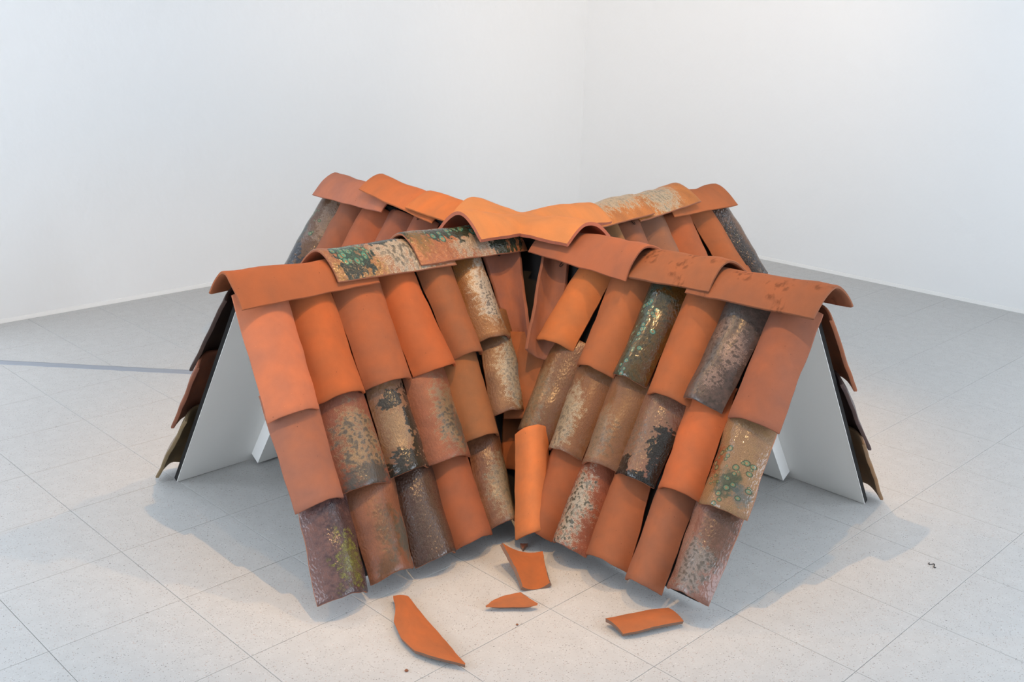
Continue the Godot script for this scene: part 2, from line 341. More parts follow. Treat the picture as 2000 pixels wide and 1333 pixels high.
const SHARDS := {
	"S1": [[Vector3(0.677,0.020,1.197), Vector3(0.738,0.020,1.237), Vector3(0.787,0.018,1.282), Vector3(0.867,0.018,1.319), Vector3(0.944,0.020,1.332), Vector3(1.010,0.024,1.313), Vector3(1.088,0.020,1.272)], [Vector3(0.708,0.020,1.163), Vector3(0.776,0.020,1.183), Vector3(0.844,0.020,1.204), Vector3(0.906,0.020,1.219), Vector3(0.968,0.020,1.236), Vector3(1.029,0.020,1.254), Vector3(1.085,0.020,1.268)], 0.0080],
	"S2": [[Vector3(0.739,0.080,0.791), Vector3(0.775,0.068,0.805), Vector3(0.809,0.052,0.815), Vector3(0.846,0.036,0.828), Vector3(0.880,0.024,0.845), Vector3(0.905,0.018,0.861)], [Vector3(0.802,0.028,0.663), Vector3(0.830,0.024,0.687), Vector3(0.857,0.022,0.711), Vector3(0.886,0.020,0.734), Vector3(0.915,0.018,0.758), Vector3(0.945,0.018,0.781)], -0.0180],
	"S3": [[Vector3(0.906,0.018,1.023), Vector3(0.910,0.028,0.991), Vector3(0.923,0.036,0.960), Vector3(0.948,0.040,0.914), Vector3(0.984,0.032,0.911), Vector3(1.006,0.020,0.897)], [Vector3(0.908,0.014,1.021), Vector3(0.929,0.014,1.002), Vector3(0.947,0.014,0.983), Vector3(0.972,0.014,0.953), Vector3(0.998,0.016,0.928), Vector3(1.008,0.016,0.902)], 0.0080],
	"S4": [[Vector3(1.204,0.024,0.814), Vector3(1.225,0.026,0.772), Vector3(1.247,0.028,0.728), Vector3(1.268,0.028,0.680), Vector3(1.295,0.024,0.626)], [Vector3(1.287,0.018,0.830), Vector3(1.311,0.022,0.789), Vector3(1.330,0.024,0.741), Vector3(1.349,0.024,0.697), Vector3(1.368,0.020,0.647)], 0.0080],
	"S5": [[Vector3(0.693,0.012,0.661), Vector3(0.702,0.012,0.651), Vector3(0.711,0.012,0.641)], [Vector3(0.723,0.012,0.678), Vector3(0.726,0.012,0.678), Vector3(0.724,0.012,0.674)], 0.0000],
}


# ---------- materials ----------

func noise(n_seed: int, freq: float, octaves := 4, kind := FastNoiseLite.TYPE_SIMPLEX_SMOOTH) -> FastNoiseLite:
	var n := FastNoiseLite.new()
	n.seed = n_seed
	n.noise_type = kind
	n.frequency = freq
	n.fractal_type = FastNoiseLite.FRACTAL_FBM
	n.fractal_octaves = octaves
	return n


func field(n_seed: int, freq: float, w: int, h: int, octaves := 4, kind := FastNoiseLite.TYPE_SIMPLEX_SMOOTH) -> PackedByteArray:
	var im := noise(n_seed, freq, octaves, kind).get_image(w, h, false, false, true)
	im.convert(Image.FORMAT_L8)
	return im.get_data()


func normals(n_seed: int, freq: float, strength: float, octaves := 4) -> Texture2D:
	var im := noise(n_seed, freq, octaves).get_seamless_image(256, 256)
	im.convert(Image.FORMAT_RGBA8)
	im.bump_map_to_normal_map(strength)
	return ImageTexture.create_from_image(im)


func make_shared_materials() -> void:
	clay_normal = normals(5, 0.05, 3.0, 5)
	glaze_normal = normals(9, 0.09, 5.0, 4)
	for k in 5:
		var w := 192
		var h := 448
		var low := field(100 + k, 0.008, w, h, 3)
		var mid := field(200 + k, 0.035, w, h, 4)
		var fine := field(300 + k, 0.35, w, h, 2)
		var data := PackedByteArray()
		data.resize(w * h * 3)
		for i in w * h:
			var g := 0.90 + (low[i] - 128) / 128.0 * 0.03 + (mid[i] - 128) / 128.0 * 0.012 + (fine[i] - 128) / 128.0 * 0.018
			var warm := (low[i] - 128) / 128.0
			if k == 4 and low[i] > 130 and mid[i] > 120:   # dull smudges from the firing
				g *= 1.0 - 0.22 * minf(1.0, (mid[i] - 120) / 70.0) * minf(1.0, (low[i] - 130) / 50.0)
			data[i * 3] = int(clampf(g * (1.0 + warm * 0.02), 0, 1) * 255)
			data[i * 3 + 1] = int(clampf(g * (1.0 - warm * 0.01), 0, 1) * 255)
			data[i * 3 + 2] = int(clampf(g * (1.0 - warm * 0.05), 0, 1) * 255)
		var im := Image.create_from_data(w, h, false, Image.FORMAT_RGB8, data)
		# a few pits, scuffs and pale rubs from handling
		var r := RandomNumberGenerator.new()
		r.seed = 40 + k
		for n in 16:
			var c := im.get_pixel(10, 10) * (0.7 if n % 3 else 1.12)
			c.a = 1.0
			im.fill_rect(Rect2i(r.randi_range(5, w - 8), r.randi_range(5, h - 8), r.randi_range(1, 2), r.randi_range(1, 3)), c)
		clay_tex.append(ImageTexture.create_from_image(im))
	M.edge = clay(Color8(196, 122, 92), 2)
	M.black = flat(Color8(20, 18, 17), 0.9)
	M.white = flat(Color8(236, 235, 231), 0.55)
	M.white.normal_enabled = true
	M.white.normal_texture = clay_normal
	M.white.normal_scale = 0.25
	M.wire = flat(Color8(34, 30, 28), 0.5)
	M.wire.metallic = 0.5
	M.broken = clay(Color8(134, 104, 88), 1)


func clay(c: Color, k: int) -> StandardMaterial3D:
	var m := StandardMaterial3D.new()
	m.albedo_color = c
	m.albedo_texture = clay_tex[k % 5]
	m.roughness = 0.82
	m.metallic_specular = 0.3
	m.normal_enabled = true
	m.normal_texture = clay_normal
	m.normal_scale = 0.06
	return m


func lum(c: int) -> Color:
	return Color8((c >> 16) & 255, (c >> 8) & 255, c & 255)


func glaze(n_seed: int, base: int, layers: Array, bumps := 0.5, shine := 0.6) -> StandardMaterial3D:
	# layers: [kind, colour, u, v, ru, rv, roughness, amount]. The alpha channel carries the roughness.
	var w := 224
	var h := 576
	var low := field(n_seed, 0.009, w, h, 4)
	var mid := field(n_seed + 1, 0.034, w, h, 4)
	var fine := field(n_seed + 2, 0.24, w, h, 3)
	var cn := noise(n_seed + 3, 0.062, 1, FastNoiseLite.TYPE_CELLULAR)
	cn.fractal_type = FastNoiseLite.FRACTAL_NONE
	cn.cellular_return_type = FastNoiseLite.RETURN_DISTANCE
	cn.domain_warp_enabled = true
	cn.domain_warp_amplitude = 14.0
	cn.domain_warp_frequency = 0.06
	var ci := cn.get_image(w, h, false, false, true)
	ci.convert(Image.FORMAT_L8)
	var cell := ci.get_data()
	var bc := lum(base) * 0.74
	var px := PackedFloat32Array()
	px.resize(w * h * 4)
	for i in w * h:
		var g := 0.92 + (low[i] - 128) / 128.0 * 0.10 + (fine[i] - 128) / 128.0 * 0.14
		px[i * 4] = bc.r * g
		px[i * 4 + 1] = bc.g * g
		px[i * 4 + 2] = bc.b * g
		px[i * 4 + 3] = shine
	for l in layers:
		var col := lum(l[1]) * 0.80
		var amount: float = l[7]
		var rough: float = l[6]
		if l[0] == "rings":
			ringed(px, w, h, n_seed, l)
			continue
		var kind: String = l[0]
		var y0 := maxi(0, int((l[3] - l[5] * 1.9) * h))
		var y1 := mini(h, int((l[3] + l[5] * 1.9) * h) + 1)
		for y in range(y0, y1):
			var dv: float = (float(y) / h - l[3]) / l[5]
			for x in w:
				var du: float = (float(x) / w - l[2]) / l[4]
				var i := y * w + x
				var d := 1.0 - (du * du + dv * dv)
				if d < -2.6:
					continue
				var a := 0.0
				if kind == "wash":     # a frosted film that breaks up into grains at its edge
					a = clampf((d * 1.1 + (low[i] - 128) / 128.0 * 0.6 + (mid[i] - 128) / 128.0 * 0.9 + (fine[i] - 128) / 128.0 * 1.1 + 0.2) * 1.7, 0, 1) * amount
				elif kind == "pool":   # thick glaze with a crisp wandering edge
					a = clampf((d * 0.9 + (low[i] - 128) / 128.0 * 0.9 + (mid[i] - 128) / 128.0 * 0.8 + (fine[i] - 128) / 128.0 * 0.2) * 6.0, 0, 1) * amount
				else:                   # spots: blisters inside an ellipse
					a = clampf((0.30 - cell[i] / 255.0) * 6.0 + (mid[i] - 128) / 128.0 * 4.5 + (fine[i] - 128) / 128.0 * 1.6, 0, 1) * clampf(d * 1.4 + (low[i] - 128) / 128.0 * 1.4 + 0.2, 0, 1) * amount * 0.8
				if a > 0.0:
					var q := i * 4
					var g := a * (0.98 + (fine[i] - 128) / 128.0 * 0.30)
					px[q] += col.r * g - px[q] * a
					px[q + 1] += col.g * g - px[q + 1] * a
					px[q + 2] += col.b * g - px[q + 2] * a
					px[q + 3] += (rough - px[q + 3]) * a
	var data := PackedByteArray()
	data.resize(w * h * 4)
	for i in w * h * 4:
		data[i] = int(clampf(px[i], 0.0, 1.0) * 255.0)
	var m := StandardMaterial3D.new()
	var tex := ImageTexture.create_from_image(Image.create_from_data(w, h, false, Image.FORMAT_RGBA8, data))
	m.albedo_texture = tex
	m.roughness = 1.0
	m.roughness_texture = tex
	m.roughness_texture_channel = BaseMaterial3D.TEXTURE_CHANNEL_ALPHA
	m.normal_enabled = true
	m.normal_texture = glaze_normal
	m.normal_scale = bumps * 0.2
	m.metallic_specular = 0.5
	return m


func ringed(px: PackedFloat32Array, w: int, h: int, n_seed: int, l: Array) -> void:
	# crater-like crystal rings scattered in an ellipse
	var r := RandomNumberGenerator.new()
	r.seed = n_seed * 7 + 3
	var col := lum(l[1])
	for n in int(l[7]):
		var a := r.randf() * TAU
		var d := sqrt(r.randf())
		var cx: float = (l[2] + cos(a) * d * l[4]) * w
		var cy: float = (l[3] + sin(a) * d * l[5]) * h
		var rad := r.randf_range(5.0, 14.0)
		for y in range(maxi(0, int(cy - rad - 3)), mini(h, int(cy + rad + 3))):
			for x in range(maxi(0, int(cx - rad - 3)), mini(w, int(cx + rad + 3))):
				var t := Vector2(x - cx, y - cy).length() / rad
				if t > 1.2:
					continue
				var k := 1.0 - clampf((t - 1.0) * 5.0, 0, 1)
				var band := 0.45 if t > 0.8 else (0.95 if t > 0.38 else 0.75)
				var q := (y * w + x) * 4
				var c := Color(col.r * band, col.g * band, col.b * band) if t > 0.38 else Color(0.55, 0.42, 0.28)
				k *= 0.75
				px[q] += (c.r - px[q]) * k
				px[q + 1] += (c.g - px[q + 1]) * k
				px[q + 2] += (c.b - px[q + 2]) * k
				px[q + 3] += (l[6] - px[q + 3]) * k


# ---------- the tiled roof ----------

func tile_mesh(q: Array, ht: float, hb: float, power: float, n_seed: int, wobble := 1.0, th := 0.0125) -> ArrayMesh:
	var nz := noise(n_seed, 5.0, 2)
	var nu := 18
	var tl: Vector3 = q[0]
	var tr: Vector3 = q[1]
	var bl: Vector3 = q[2]
	var br: Vector3 = q[3]
	var out := -(tr - tl).cross(bl - tl).normalized()
	var length := ((bl - tl).length() + (br - tr).length()) / 2
	var vs := [0.0, 0.009]
	for k in range(1, 20):
		vs.append(k / 20.0)
	vs.append_array([0.991, 1.0])
	var top := []
	var low := []
	var us := []
	for vi in vs.size():
		var v: float = vs[vi]
		var shrink := 0.45 if vi == 0 or vi == vs.size() - 1 else 1.0
		var l := tl.lerp(bl, v)
		var r := tr.lerp(br, v)
		var across := (r - l).normalized()
		var down := (bl - tl).lerp(br - tr, 0.5).normalized()
		l += across * nz.get_noise_2d(v * 0.5, 3.0) * 0.004 * wobble
		r += across * nz.get_noise_2d(v * 0.5, 9.0) * 0.004 * wobble
		var n := (out - across * out.dot(across)).normalized()
		var h := lerpf(ht, hb, v) * (1.0 + nz.get_noise_2d(v * 0.35, 20.0) * 0.10 * wobble)
		var mid := []
		var skew := nz.get_noise_2d(v * 0.25, 31.0) * 0.25 * wobble
		for k in nu + 1:
			var u := float(k) / nu
			# more points near the flanks
			u = 0.5 - 0.5 * cos(PI * (0.18 + 0.64 * u)) / cos(PI * 0.18)
			var t := 2.0 * u - 1.0
			t = t + skew * (1.0 - t * t)
			var y := h * (1.0 - pow(absf(t), power)) + nz.get_noise_2d(u * 0.3 + 50.0, v * 0.6) * 0.003 * wobble
			var ends := nz.get_noise_2d(u * 0.4 + 80.0, 0.0 if v < 0.5 else 7.0) * 0.004 * wobble * absf(2.0 * v - 1.0)
			mid.append(l.lerp(r, u) + n * y + down * ends)
			if vi == 0:
				us.append(u)
		var a := []
		var b := []
		for k in nu + 1:
			var d: Vector3 = (mid[mini(k + 1, nu)] - mid[maxi(k - 1, 0)]).normalized()
			var m := -d.cross(down).normalized()
			if m.dot(n) < 0.0:
				m = -m
			a.append(mid[k] + m * th * 0.5 * shrink)
			b.append(mid[k] - m * th * 0.5 * shrink)
		top.append(a)
		low.append(b)
	var s0 := SurfaceTool.new()
	var s1 := SurfaceTool.new()
	s0.begin(Mesh.PRIMITIVE_TRIANGLES)
	s1.begin(Mesh.PRIMITIVE_TRIANGLES)
	s0.set_smooth_group(0)
	s1.set_smooth_group(0)
	for vi in vs.size() - 1:
		for k in nu:
			var uv := [Vector2(us[k], vs[vi]), Vector2(us[k + 1], vs[vi]), Vector2(us[k + 1], vs[vi + 1]), Vector2(us[k], vs[vi + 1])]
			var pt := [top[vi][k], top[vi][k + 1], top[vi + 1][k + 1], top[vi + 1][k]]
			var pb := [low[vi][k], low[vi][k + 1], low[vi + 1][k + 1], low[vi + 1][k]]
			for c in [0, 1, 2, 0, 2, 3]:
				s0.set_uv(uv[c])
				s0.add_vertex(pt[c])
			for c in [0, 2, 1, 0, 3, 2]:
				s1.set_uv(uv[c])
				s1.add_vertex(pb[c])
	s1.set_smooth_group(1)
	for vi in vs.size() - 1:
		for k in [0, nu]:
			var a0: Vector3 = top[vi][k]
			var a1: Vector3 = top[vi + 1][k]
			var b0: Vector3 = low[vi][k]
			var b1: Vector3 = low[vi + 1][k]
			var side: Vector3 = (tr - tl).normalized() * (-0.35 * th if k == 0 else 0.35 * th)
			var m0 := (a0 + b0) / 2 + side
			var m1 := (a1 + b1) / 2 + side
			var uvs := [Vector2(0.02, vs[vi]), Vector2(0.02, vs[vi + 1])]
			var ring := [[a0, m0, m1, a1], [m0, b0, b1, m1]]
			for f in ring:
				var o := [0, 3, 2, 0, 2, 1] if k == 0 else [0, 1, 2, 0, 2, 3]
				for c in o:
					s1.set_uv(uvs[0] if c < 2 else uvs[1])
					s1.add_vertex(f[c])
	s1.set_smooth_group(-1)
	for vi in [0, vs.size() - 1]:
		for k in nu:
			var f := [top[vi][k], top[vi][k + 1], low[vi][k + 1], low[vi][k]]
			var o := [0, 2, 1, 0, 3, 2] if vi == 0 else [0, 1, 2, 0, 2, 3]
			for c in o:
				s1.set_uv(Vector2(us[k], 0.01 if c < 2 else 0.03))
				s1.add_vertex(f[c])
	s0.generate_normals()
	s0.generate_tangents()
	s1.generate_normals()
	s1.generate_tangents()
	var mesh := s0.commit()
	return s1.commit(mesh)


func add_tile(called: String, key: String, top_m: Material, under_m: Material, parent: Node, power: float, label := "", wobble := 1.0) -> MeshInstance3D:
	var d: Array = QUADS[key]
	var o := MeshInstance3D.new()
	o.name = called
	o.mesh = tile_mesh(d.slice(0, 4), d[4], d[5], power, key.hash() % 9973, wobble)
	o.set_surface_override_material(0, top_m)
	o.set_surface_override_material(1, under_m)
	if label:
		o.set_meta("label", label)
	parent.add_child(o, true)
	return o


# plain clay tiles: colour and which mottling
const CLAY := {
	"A11": [0xc07555, 0], "A12": [0xb06037, 1], "A13": [0xa15f3f, 2], "A14": [0xb26139, 3], "A15": [0x965e3f, 0], "A17": [0x9a634e, 1],
	"A21": [0x9f6852, 2], "A25": [0x96623f, 3], "A34": [0x9c5c3f, 0],
	"B10": [0x8f5c46, 1], "B11": [0xb66d3f, 2], "B12": [0xa1623f, 3], "B14": [0xa1603d, 0], "B16": [0x935d47, 1], "B25": [0xb56640, 2], "B32": [0x9c5b3b, 0], "B34": [0x9c5e3f, 3], "B35": [0x976046, 1],
	"C12": [0x965e46, 0], "C13": [0xa35e41, 2], "C14": [0x965c46, 3], "C15": [0x965c46, 1], "F11": [0x8f6846, 1], "F12": [0x8f5e47, 0], "F13": [0x8c624c, 2], "F14": [0xa35e3c, 3], "F15": [0xa1603c, 1],
	"C21": [0x965e46, 1], "C22": [0x9c5c3f, 2], "C31": [0x965e46, 3], "C32": [0x9c5c3f, 0], "F25": [0x965e46, 1], "F26": [0x9c5c3f, 2], "F35": [0x965e46, 3], "F36": [0x9c5c3f, 0],
	"D12": [0x965e46, 1], "D21": [0x8f5b46, 2], "D22": [0x9c5c3f, 2], "D32": [0x965e46, 0], "E11": [0x9c6247, 0], "E12": [0x965e46, 3], "E22": [0x9c5c3f, 2], "E32": [0x965e46, 0],
	"V21": [0x965b39, 0], "V31": [0x965835, 3],
	"FL1": [0xa05e3d, 1], "FR1": [0x8f5b41, 4], "FR2": [0x935e42, 4], "FR3": [0xa06348, 3], "BL1": [0xb7755c, 2], "BL2": [0xbd6f44, 1], "BL3": [0xc07444, 0], "BR1": [0xac663f, 3],
}

# glazed tiles: label, clay under the glaze, bumpiness, layers
const GLAZE := {
	"A16": ["roof tile with pale grey speckled glaze", 0xb07a4a, 0.7, [["wash", 0x9c6430, 0.2, 0.5, 0.4, 0.6, 0.4, 1.0], ["wash", 0xc8beac, 0.6, 0.52, 0.42, 0.34, 0.45, 1.0], ["spots", 0x5a544e, 0.66, 0.6, 0.34, 0.34, 0.4, 0.9]]],
	"A22": ["roof tile with dark lichen-like speckled glaze", 0xa85f42, 0.8, [["wash", 0x96805f, 0.52, 0.66, 0.42, 0.34, 0.4, 0.9], ["spots", 0x504c46, 0.5, 0.68, 0.5, 0.34, 0.3, 1.0], ["wash", 0x504c46, 0.5, 0.93, 0.45, 0.11, 0.3, 0.9]]],
	"A23": ["roof tile with black glaze patches", 0xb08468, 1.0, [["wash", 0x8c6440, 0.35, 0.66, 0.55, 0.4, 0.35, 0.9], ["wash", 0xa89070, 0.4, 0.62, 0.3, 0.2, 0.35, 0.6], ["pool", 0x3c3830, 0.86, 0.56, 0.27, 0.3, 0.2, 1.0], ["pool", 0x3c3830, 0.42, 0.36, 0.34, 0.07, 0.25, 1.0], ["pool", 0x38342a, 0.4, 0.94, 0.66, 0.13, 0.2, 1.0]], 0.35],
	"A24": ["orange roof tile with grey-brown glaze blotch", 0xb86c48, 0.8, [["wash", 0x8e7c60, 0.66, 0.62, 0.34, 0.34, 0.35, 0.95], ["spots", 0x54524c, 0.64, 0.65, 0.3, 0.28, 0.3, 1.0], ["wash", 0x54524c, 0.78, 0.72, 0.13, 0.2, 0.3, 0.7]]],
	"A26": ["roof tile with mottled cream-grey glaze", 0x9c6a44, 0.9, [["wash", 0x8c5c30, 0.7, 0.5, 0.5, 0.5, 0.35, 0.7], ["wash", 0xb4ac98, 0.56, 0.62, 0.32, 0.32, 0.4, 0.95], ["spots", 0x605c58, 0.55, 0.62, 0.3, 0.3, 0.3, 0.7]], 0.50],
	"A31": ["purple-brown glossy roof tile with yellow-green flecks", 0x9c7066, 1.2, [["wash", 0x6a5250, 0.5, 0.7, 0.6, 0.6, 0.26, 0.7], ["wash", 0x503e40, 0.70, 0.68, 0.42, 0.62, 0.24, 1.0], ["wash", 0x4c3634, 0.75, 0.5, 0.2, 0.4, 0.24, 0.6], ["wash", 0x767a38, 0.66, 0.76, 0.24, 0.18, 0.28, 0.6], ["spots", 0x868a3c, 0.62, 0.74, 0.34, 0.26, 0.22, 0.8]], 0.24],
	"A32": ["roof tile with brown and teal glaze smears", 0xac6c4a, 0.8, [["wash", 0x6c4c32, 0.52, 0.66, 0.26, 0.24, 0.3, 0.9], ["wash", 0x5c6058, 0.82, 0.74, 0.16, 0.2, 0.3, 0.8], ["wash", 0x6c4a2c, 0.34, 0.92, 0.2, 0.1, 0.28, 0.9], ["spots", 0x585a50, 0.6, 0.72, 0.35, 0.25, 0.25, 0.5]], 0.45],
	"A33": ["dark brown glossy roof tile", 0x664a3c, 1.4, [["wash", 0x523a30, 0.5, 0.6, 0.8, 0.6, 0.24, 0.8], ["wash", 0x70604f, 0.5, 0.66, 0.34, 0.4, 0.25, 0.5], ["spots", 0x46362e, 0.5, 0.6, 0.6, 0.5, 0.2, 0.4]], 0.2],
	"A35": ["roof tile with olive-grey speckled glaze", 0xa46c48, 0.8, [["wash", 0x744830, 0.6, 0.4, 0.5, 0.3, 0.3, 0.9], ["wash", 0xa09074, 0.6, 0.7, 0.4, 0.3, 0.35, 0.95], ["spots", 0x6a6458, 0.62, 0.7, 0.4, 0.3, 0.3, 0.7]], 0.45],
	"B13": ["dark green glossy roof tile with ringed blisters", 0x70481e, 1.0, [["pool", 0x464c42, 0.38, 0.5, 0.36, 0.8, 0.1, 0.9], ["wash", 0x5c5030, 0.62, 0.66, 0.3, 0.5, 0.1, 0.8], ["wash", 0x4c6258, 0.3, 0.6, 0.2, 0.4, 0.1, 0.7], ["spots", 0x2c2e26, 0.5, 0.5, 0.5, 0.5, 0.1, 0.6], ["rings", 0x549080, 0.42, 0.62, 0.34, 0.38, 0.08, 36]], 0.14],
	"B15": ["purple-grey mottled glazed roof tile", 0x8a6e62, 0.7, [["wash", 0x51453e, 0.5, 0.5, 0.8, 0.8, 0.33, 0.75], ["wash", 0x6c6a66, 0.35, 0.5, 0.25, 0.5, 0.25, 0.6], ["wash", 0xa3887a, 0.74, 0.5, 0.22, 0.16, 0.4, 0.9], ["wash", 0x9a7f72, 0.6, 0.78, 0.2, 0.1, 0.4, 0.8], ["wash", 0x937868, 0.3, 0.36, 0.2, 0.1, 0.4, 0.7], ["spots", 0x40362f, 0.5, 0.6, 0.6, 0.5, 0.3, 0.9]], 0.38],
	"B21": ["roof tile with brown-bronze glaze beside the loose tile", 0x946040, 0.8, [["wash", 0x7c5838, 0.5, 0.6, 0.6, 0.5, 0.28, 0.9], ["wash", 0x9c8468, 0.34, 0.7, 0.3, 0.35, 0.3, 0.8], ["spots", 0x6c6a5c, 0.4, 0.7, 0.3, 0.3, 0.2, 0.5]], 0.35],
	"B22": ["roof tile with beige speckled glaze", 0xa0704e, 0.7, [["wash", 0x85552f, 0.75, 0.5, 0.45, 0.5, 0.4, 1.0], ["wash", 0xb0a288, 0.34, 0.72, 0.34, 0.32, 0.45, 1.0], ["spots", 0x6e6658, 0.34, 0.76, 0.36, 0.22, 0.4, 0.9]]],
	"B23": ["brown roof tile with satin grey-beige glaze", 0xa87450, 0.7, [["wash", 0x825832, 0.68, 0.55, 0.4, 0.4, 0.35, 0.8], ["wash", 0x94806a, 0.36, 0.74, 0.28, 0.26, 0.3, 0.9], ["spots", 0x565046, 0.45, 0.76, 0.4, 0.22, 0.25, 0.45]]],
	"B24": ["roof tile with glossy black glaze pools", 0xa87660, 1.3, [["wash", 0x866a54, 0.45, 0.62, 0.5, 0.4, 0.28, 0.8], ["pool", 0x2c2a26, 0.92, 0.64, 0.28, 0.16, 0.22, 1.0], ["pool", 0x2c2a26, 0.95, 0.84, 0.16, 0.26, 0.2, 1.0], ["pool", 0x2a2824, 0.24, 0.94, 0.26, 0.12, 0.12, 1.0], ["pool", 0x2a2824, 0.6, 0.98, 0.5, 0.05, 0.2, 1.0], ["spots", 0x6c6a64, 0.25, 0.7, 0.3, 0.3, 0.2, 0.6]], 0.32],
	"B26": ["glossy tan roof tile with green spots", 0xb8906c, 1.0, [["wash", 0x9c7c58, 0.45, 0.66, 0.5, 0.44, 0.12, 0.95], ["wash", 0x945438, 0.12, 0.62, 0.16, 0.14, 0.12, 0.9], ["wash", 0x46503a, 0.52, 0.8, 0.24, 0.11, 0.1, 0.9], ["wash", 0x5c686a, 0.8, 0.84, 0.16, 0.08, 0.12, 0.7], ["rings", 0x5c7a5c, 0.5, 0.72, 0.42, 0.26, 0.08, 34]], 0.16],
	"B33": ["roof tile with pale grey glaze and dark green spots", 0xb8623e, 0.9, [["wash", 0xbab2a0, 0.44, 0.68, 0.38, 0.34, 0.32, 1.0], ["spots", 0x44463c, 0.42, 0.7, 0.44, 0.32, 0.25, 1.0]]],
	"B36": ["brown glazed roof tile with grey-white crystals", 0xa87664, 1.1, [["wash", 0x644838, 0.72, 0.5, 0.3, 0.3, 0.3, 0.9], ["wash", 0x94908a, 0.5, 0.78, 0.32, 0.22, 0.2, 0.85], ["spots", 0x4a443c, 0.5, 0.76, 0.4, 0.24, 0.2, 0.7], ["wash", 0xa88474, 0.14, 0.6, 0.14, 0.3, 0.12, 0.6]], 0.30],
	"C11": ["dark glossy roof tile with green and blue spots", 0x8c6a4e, 1.4, [["wash", 0x6e5444, 0.3, 0.4, 0.6, 0.5, 0.12, 0.8], ["wash", 0xa08a78, 0.85, 0.25, 0.2, 0.3, 0.3, 0.9], ["wash", 0x4c5a5c, 0.25, 0.55, 0.2, 0.2, 0.1, 0.7], ["rings", 0x5c8060, 0.4, 0.45, 0.4, 0.25, 0.08, 18], ["pool", 0x343a44, 0.4, 0.85, 0.5, 0.14, 0.1, 0.9]], 0.15],
	"F16": ["dark grey metallic glazed roof tile", 0x8c7060, 1.8, [["wash", 0x403c3a, 0.5, 0.75, 0.7, 0.6, 0.1, 1.0], ["wash", 0x8c6444, 0.62, 0.5, 0.22, 0.5, 0.3, 0.7], ["spots", 0x3c3a38, 0.4, 0.75, 0.5, 0.3, 0.1, 0.7]], 0.16],
	"D11": ["dark brown glazed roof tile at the gable", 0x503e36, 0.8, [["wash", 0x453630, 0.5, 0.5, 0.9, 0.9, 0.4, 0.9]]],
	"D31": ["tan glazed roof tile at the foot of the gable", 0xa08a68, 0.8, [["wash", 0x80684a, 0.5, 0.6, 0.6, 0.5, 0.3, 0.9]]],
	"E21": ["purple-brown glazed roof tile at the gable", 0x5c4840, 0.8, [["wash", 0x5a4a46, 0.5, 0.5, 0.9, 0.9, 0.4, 0.9]]],
	"E31": ["green-grey glazed roof tile at the foot of the gable", 0xa87a58, 0.9, [["wash", 0x70806a, 0.6, 0.6, 0.6, 0.5, 0.25, 0.9], ["spots", 0x9c5c3c, 0.4, 0.6, 0.6, 0.5, 0.25, 0.8]]],
	"FL2": ["ridge tile with dark green and grey glaze", 0xc48258, 1.6, [["wash", 0xb8ac98, 0.66, 0.42, 0.5, 0.26, 0.35, 1.0], ["spots", 0x4c483e, 0.6, 0.42, 0.45, 0.22, 0.3, 0.8], ["wash", 0x9a7240, 0.9, 0.82, 0.2, 0.22, 0.25, 1.0], ["pool", 0x343c34, 0.55, 0.82, 0.46, 0.17, 0.1, 1.0], ["pool", 0x363a30, 0.25, 0.6, 0.3, 0.5, 0.15, 1.0], ["wash", 0x3f6a58, 0.62, 0.8, 0.2, 0.12, 0.08, 0.6], ["rings", 0x549078, 0.64, 0.8, 0.22, 0.13, 0.08, 34]], 0.45],
	"FL3": ["ridge tile with dark green glaze along its crest", 0xc87a4a, 1.5, [["wash", 0xaa9a84, 0.84, 0.42, 0.2, 0.26, 0.35, 0.95], ["pool", 0x3a4034, 0.5, 0.62, 0.24, 0.62, 0.12, 1.0], ["pool", 0x3a4034, 0.72, 0.2, 0.32, 0.16, 0.14, 1.0], ["wash", 0x94703a, 0.68, 0.9, 0.2, 0.1, 0.2, 0.8], ["rings", 0x549080, 0.55, 0.5, 0.2, 0.4, 0.08, 30]], 0.4],
	"BR2": ["orange ridge tile with grey glaze patch", 0xe08c40, 0.6, [["wash", 0xbcae94, 0.32, 0.5, 0.36, 0.26, 0.4, 1.0], ["spots", 0x5c6054, 0.34, 0.5, 0.3, 0.2, 0.35, 0.6]]],
	"BR3": ["grey-glazed ridge tile with orange lower edge", 0xe08c40, 0.6, [["wash", 0xbcae94, 0.56, 0.5, 0.36, 0.8, 0.4, 1.0], ["spots", 0x6a6a60, 0.5, 0.5, 0.3, 0.5, 0.4, 0.5]]],
}


# clay seen on the undersides and edges of the glazed tiles at the gables
const UNDER := {"D11": 0x4a3a34, "D31": 0x8a7658, "E21": 0x5a4844, "E31": 0x9a7a5c}


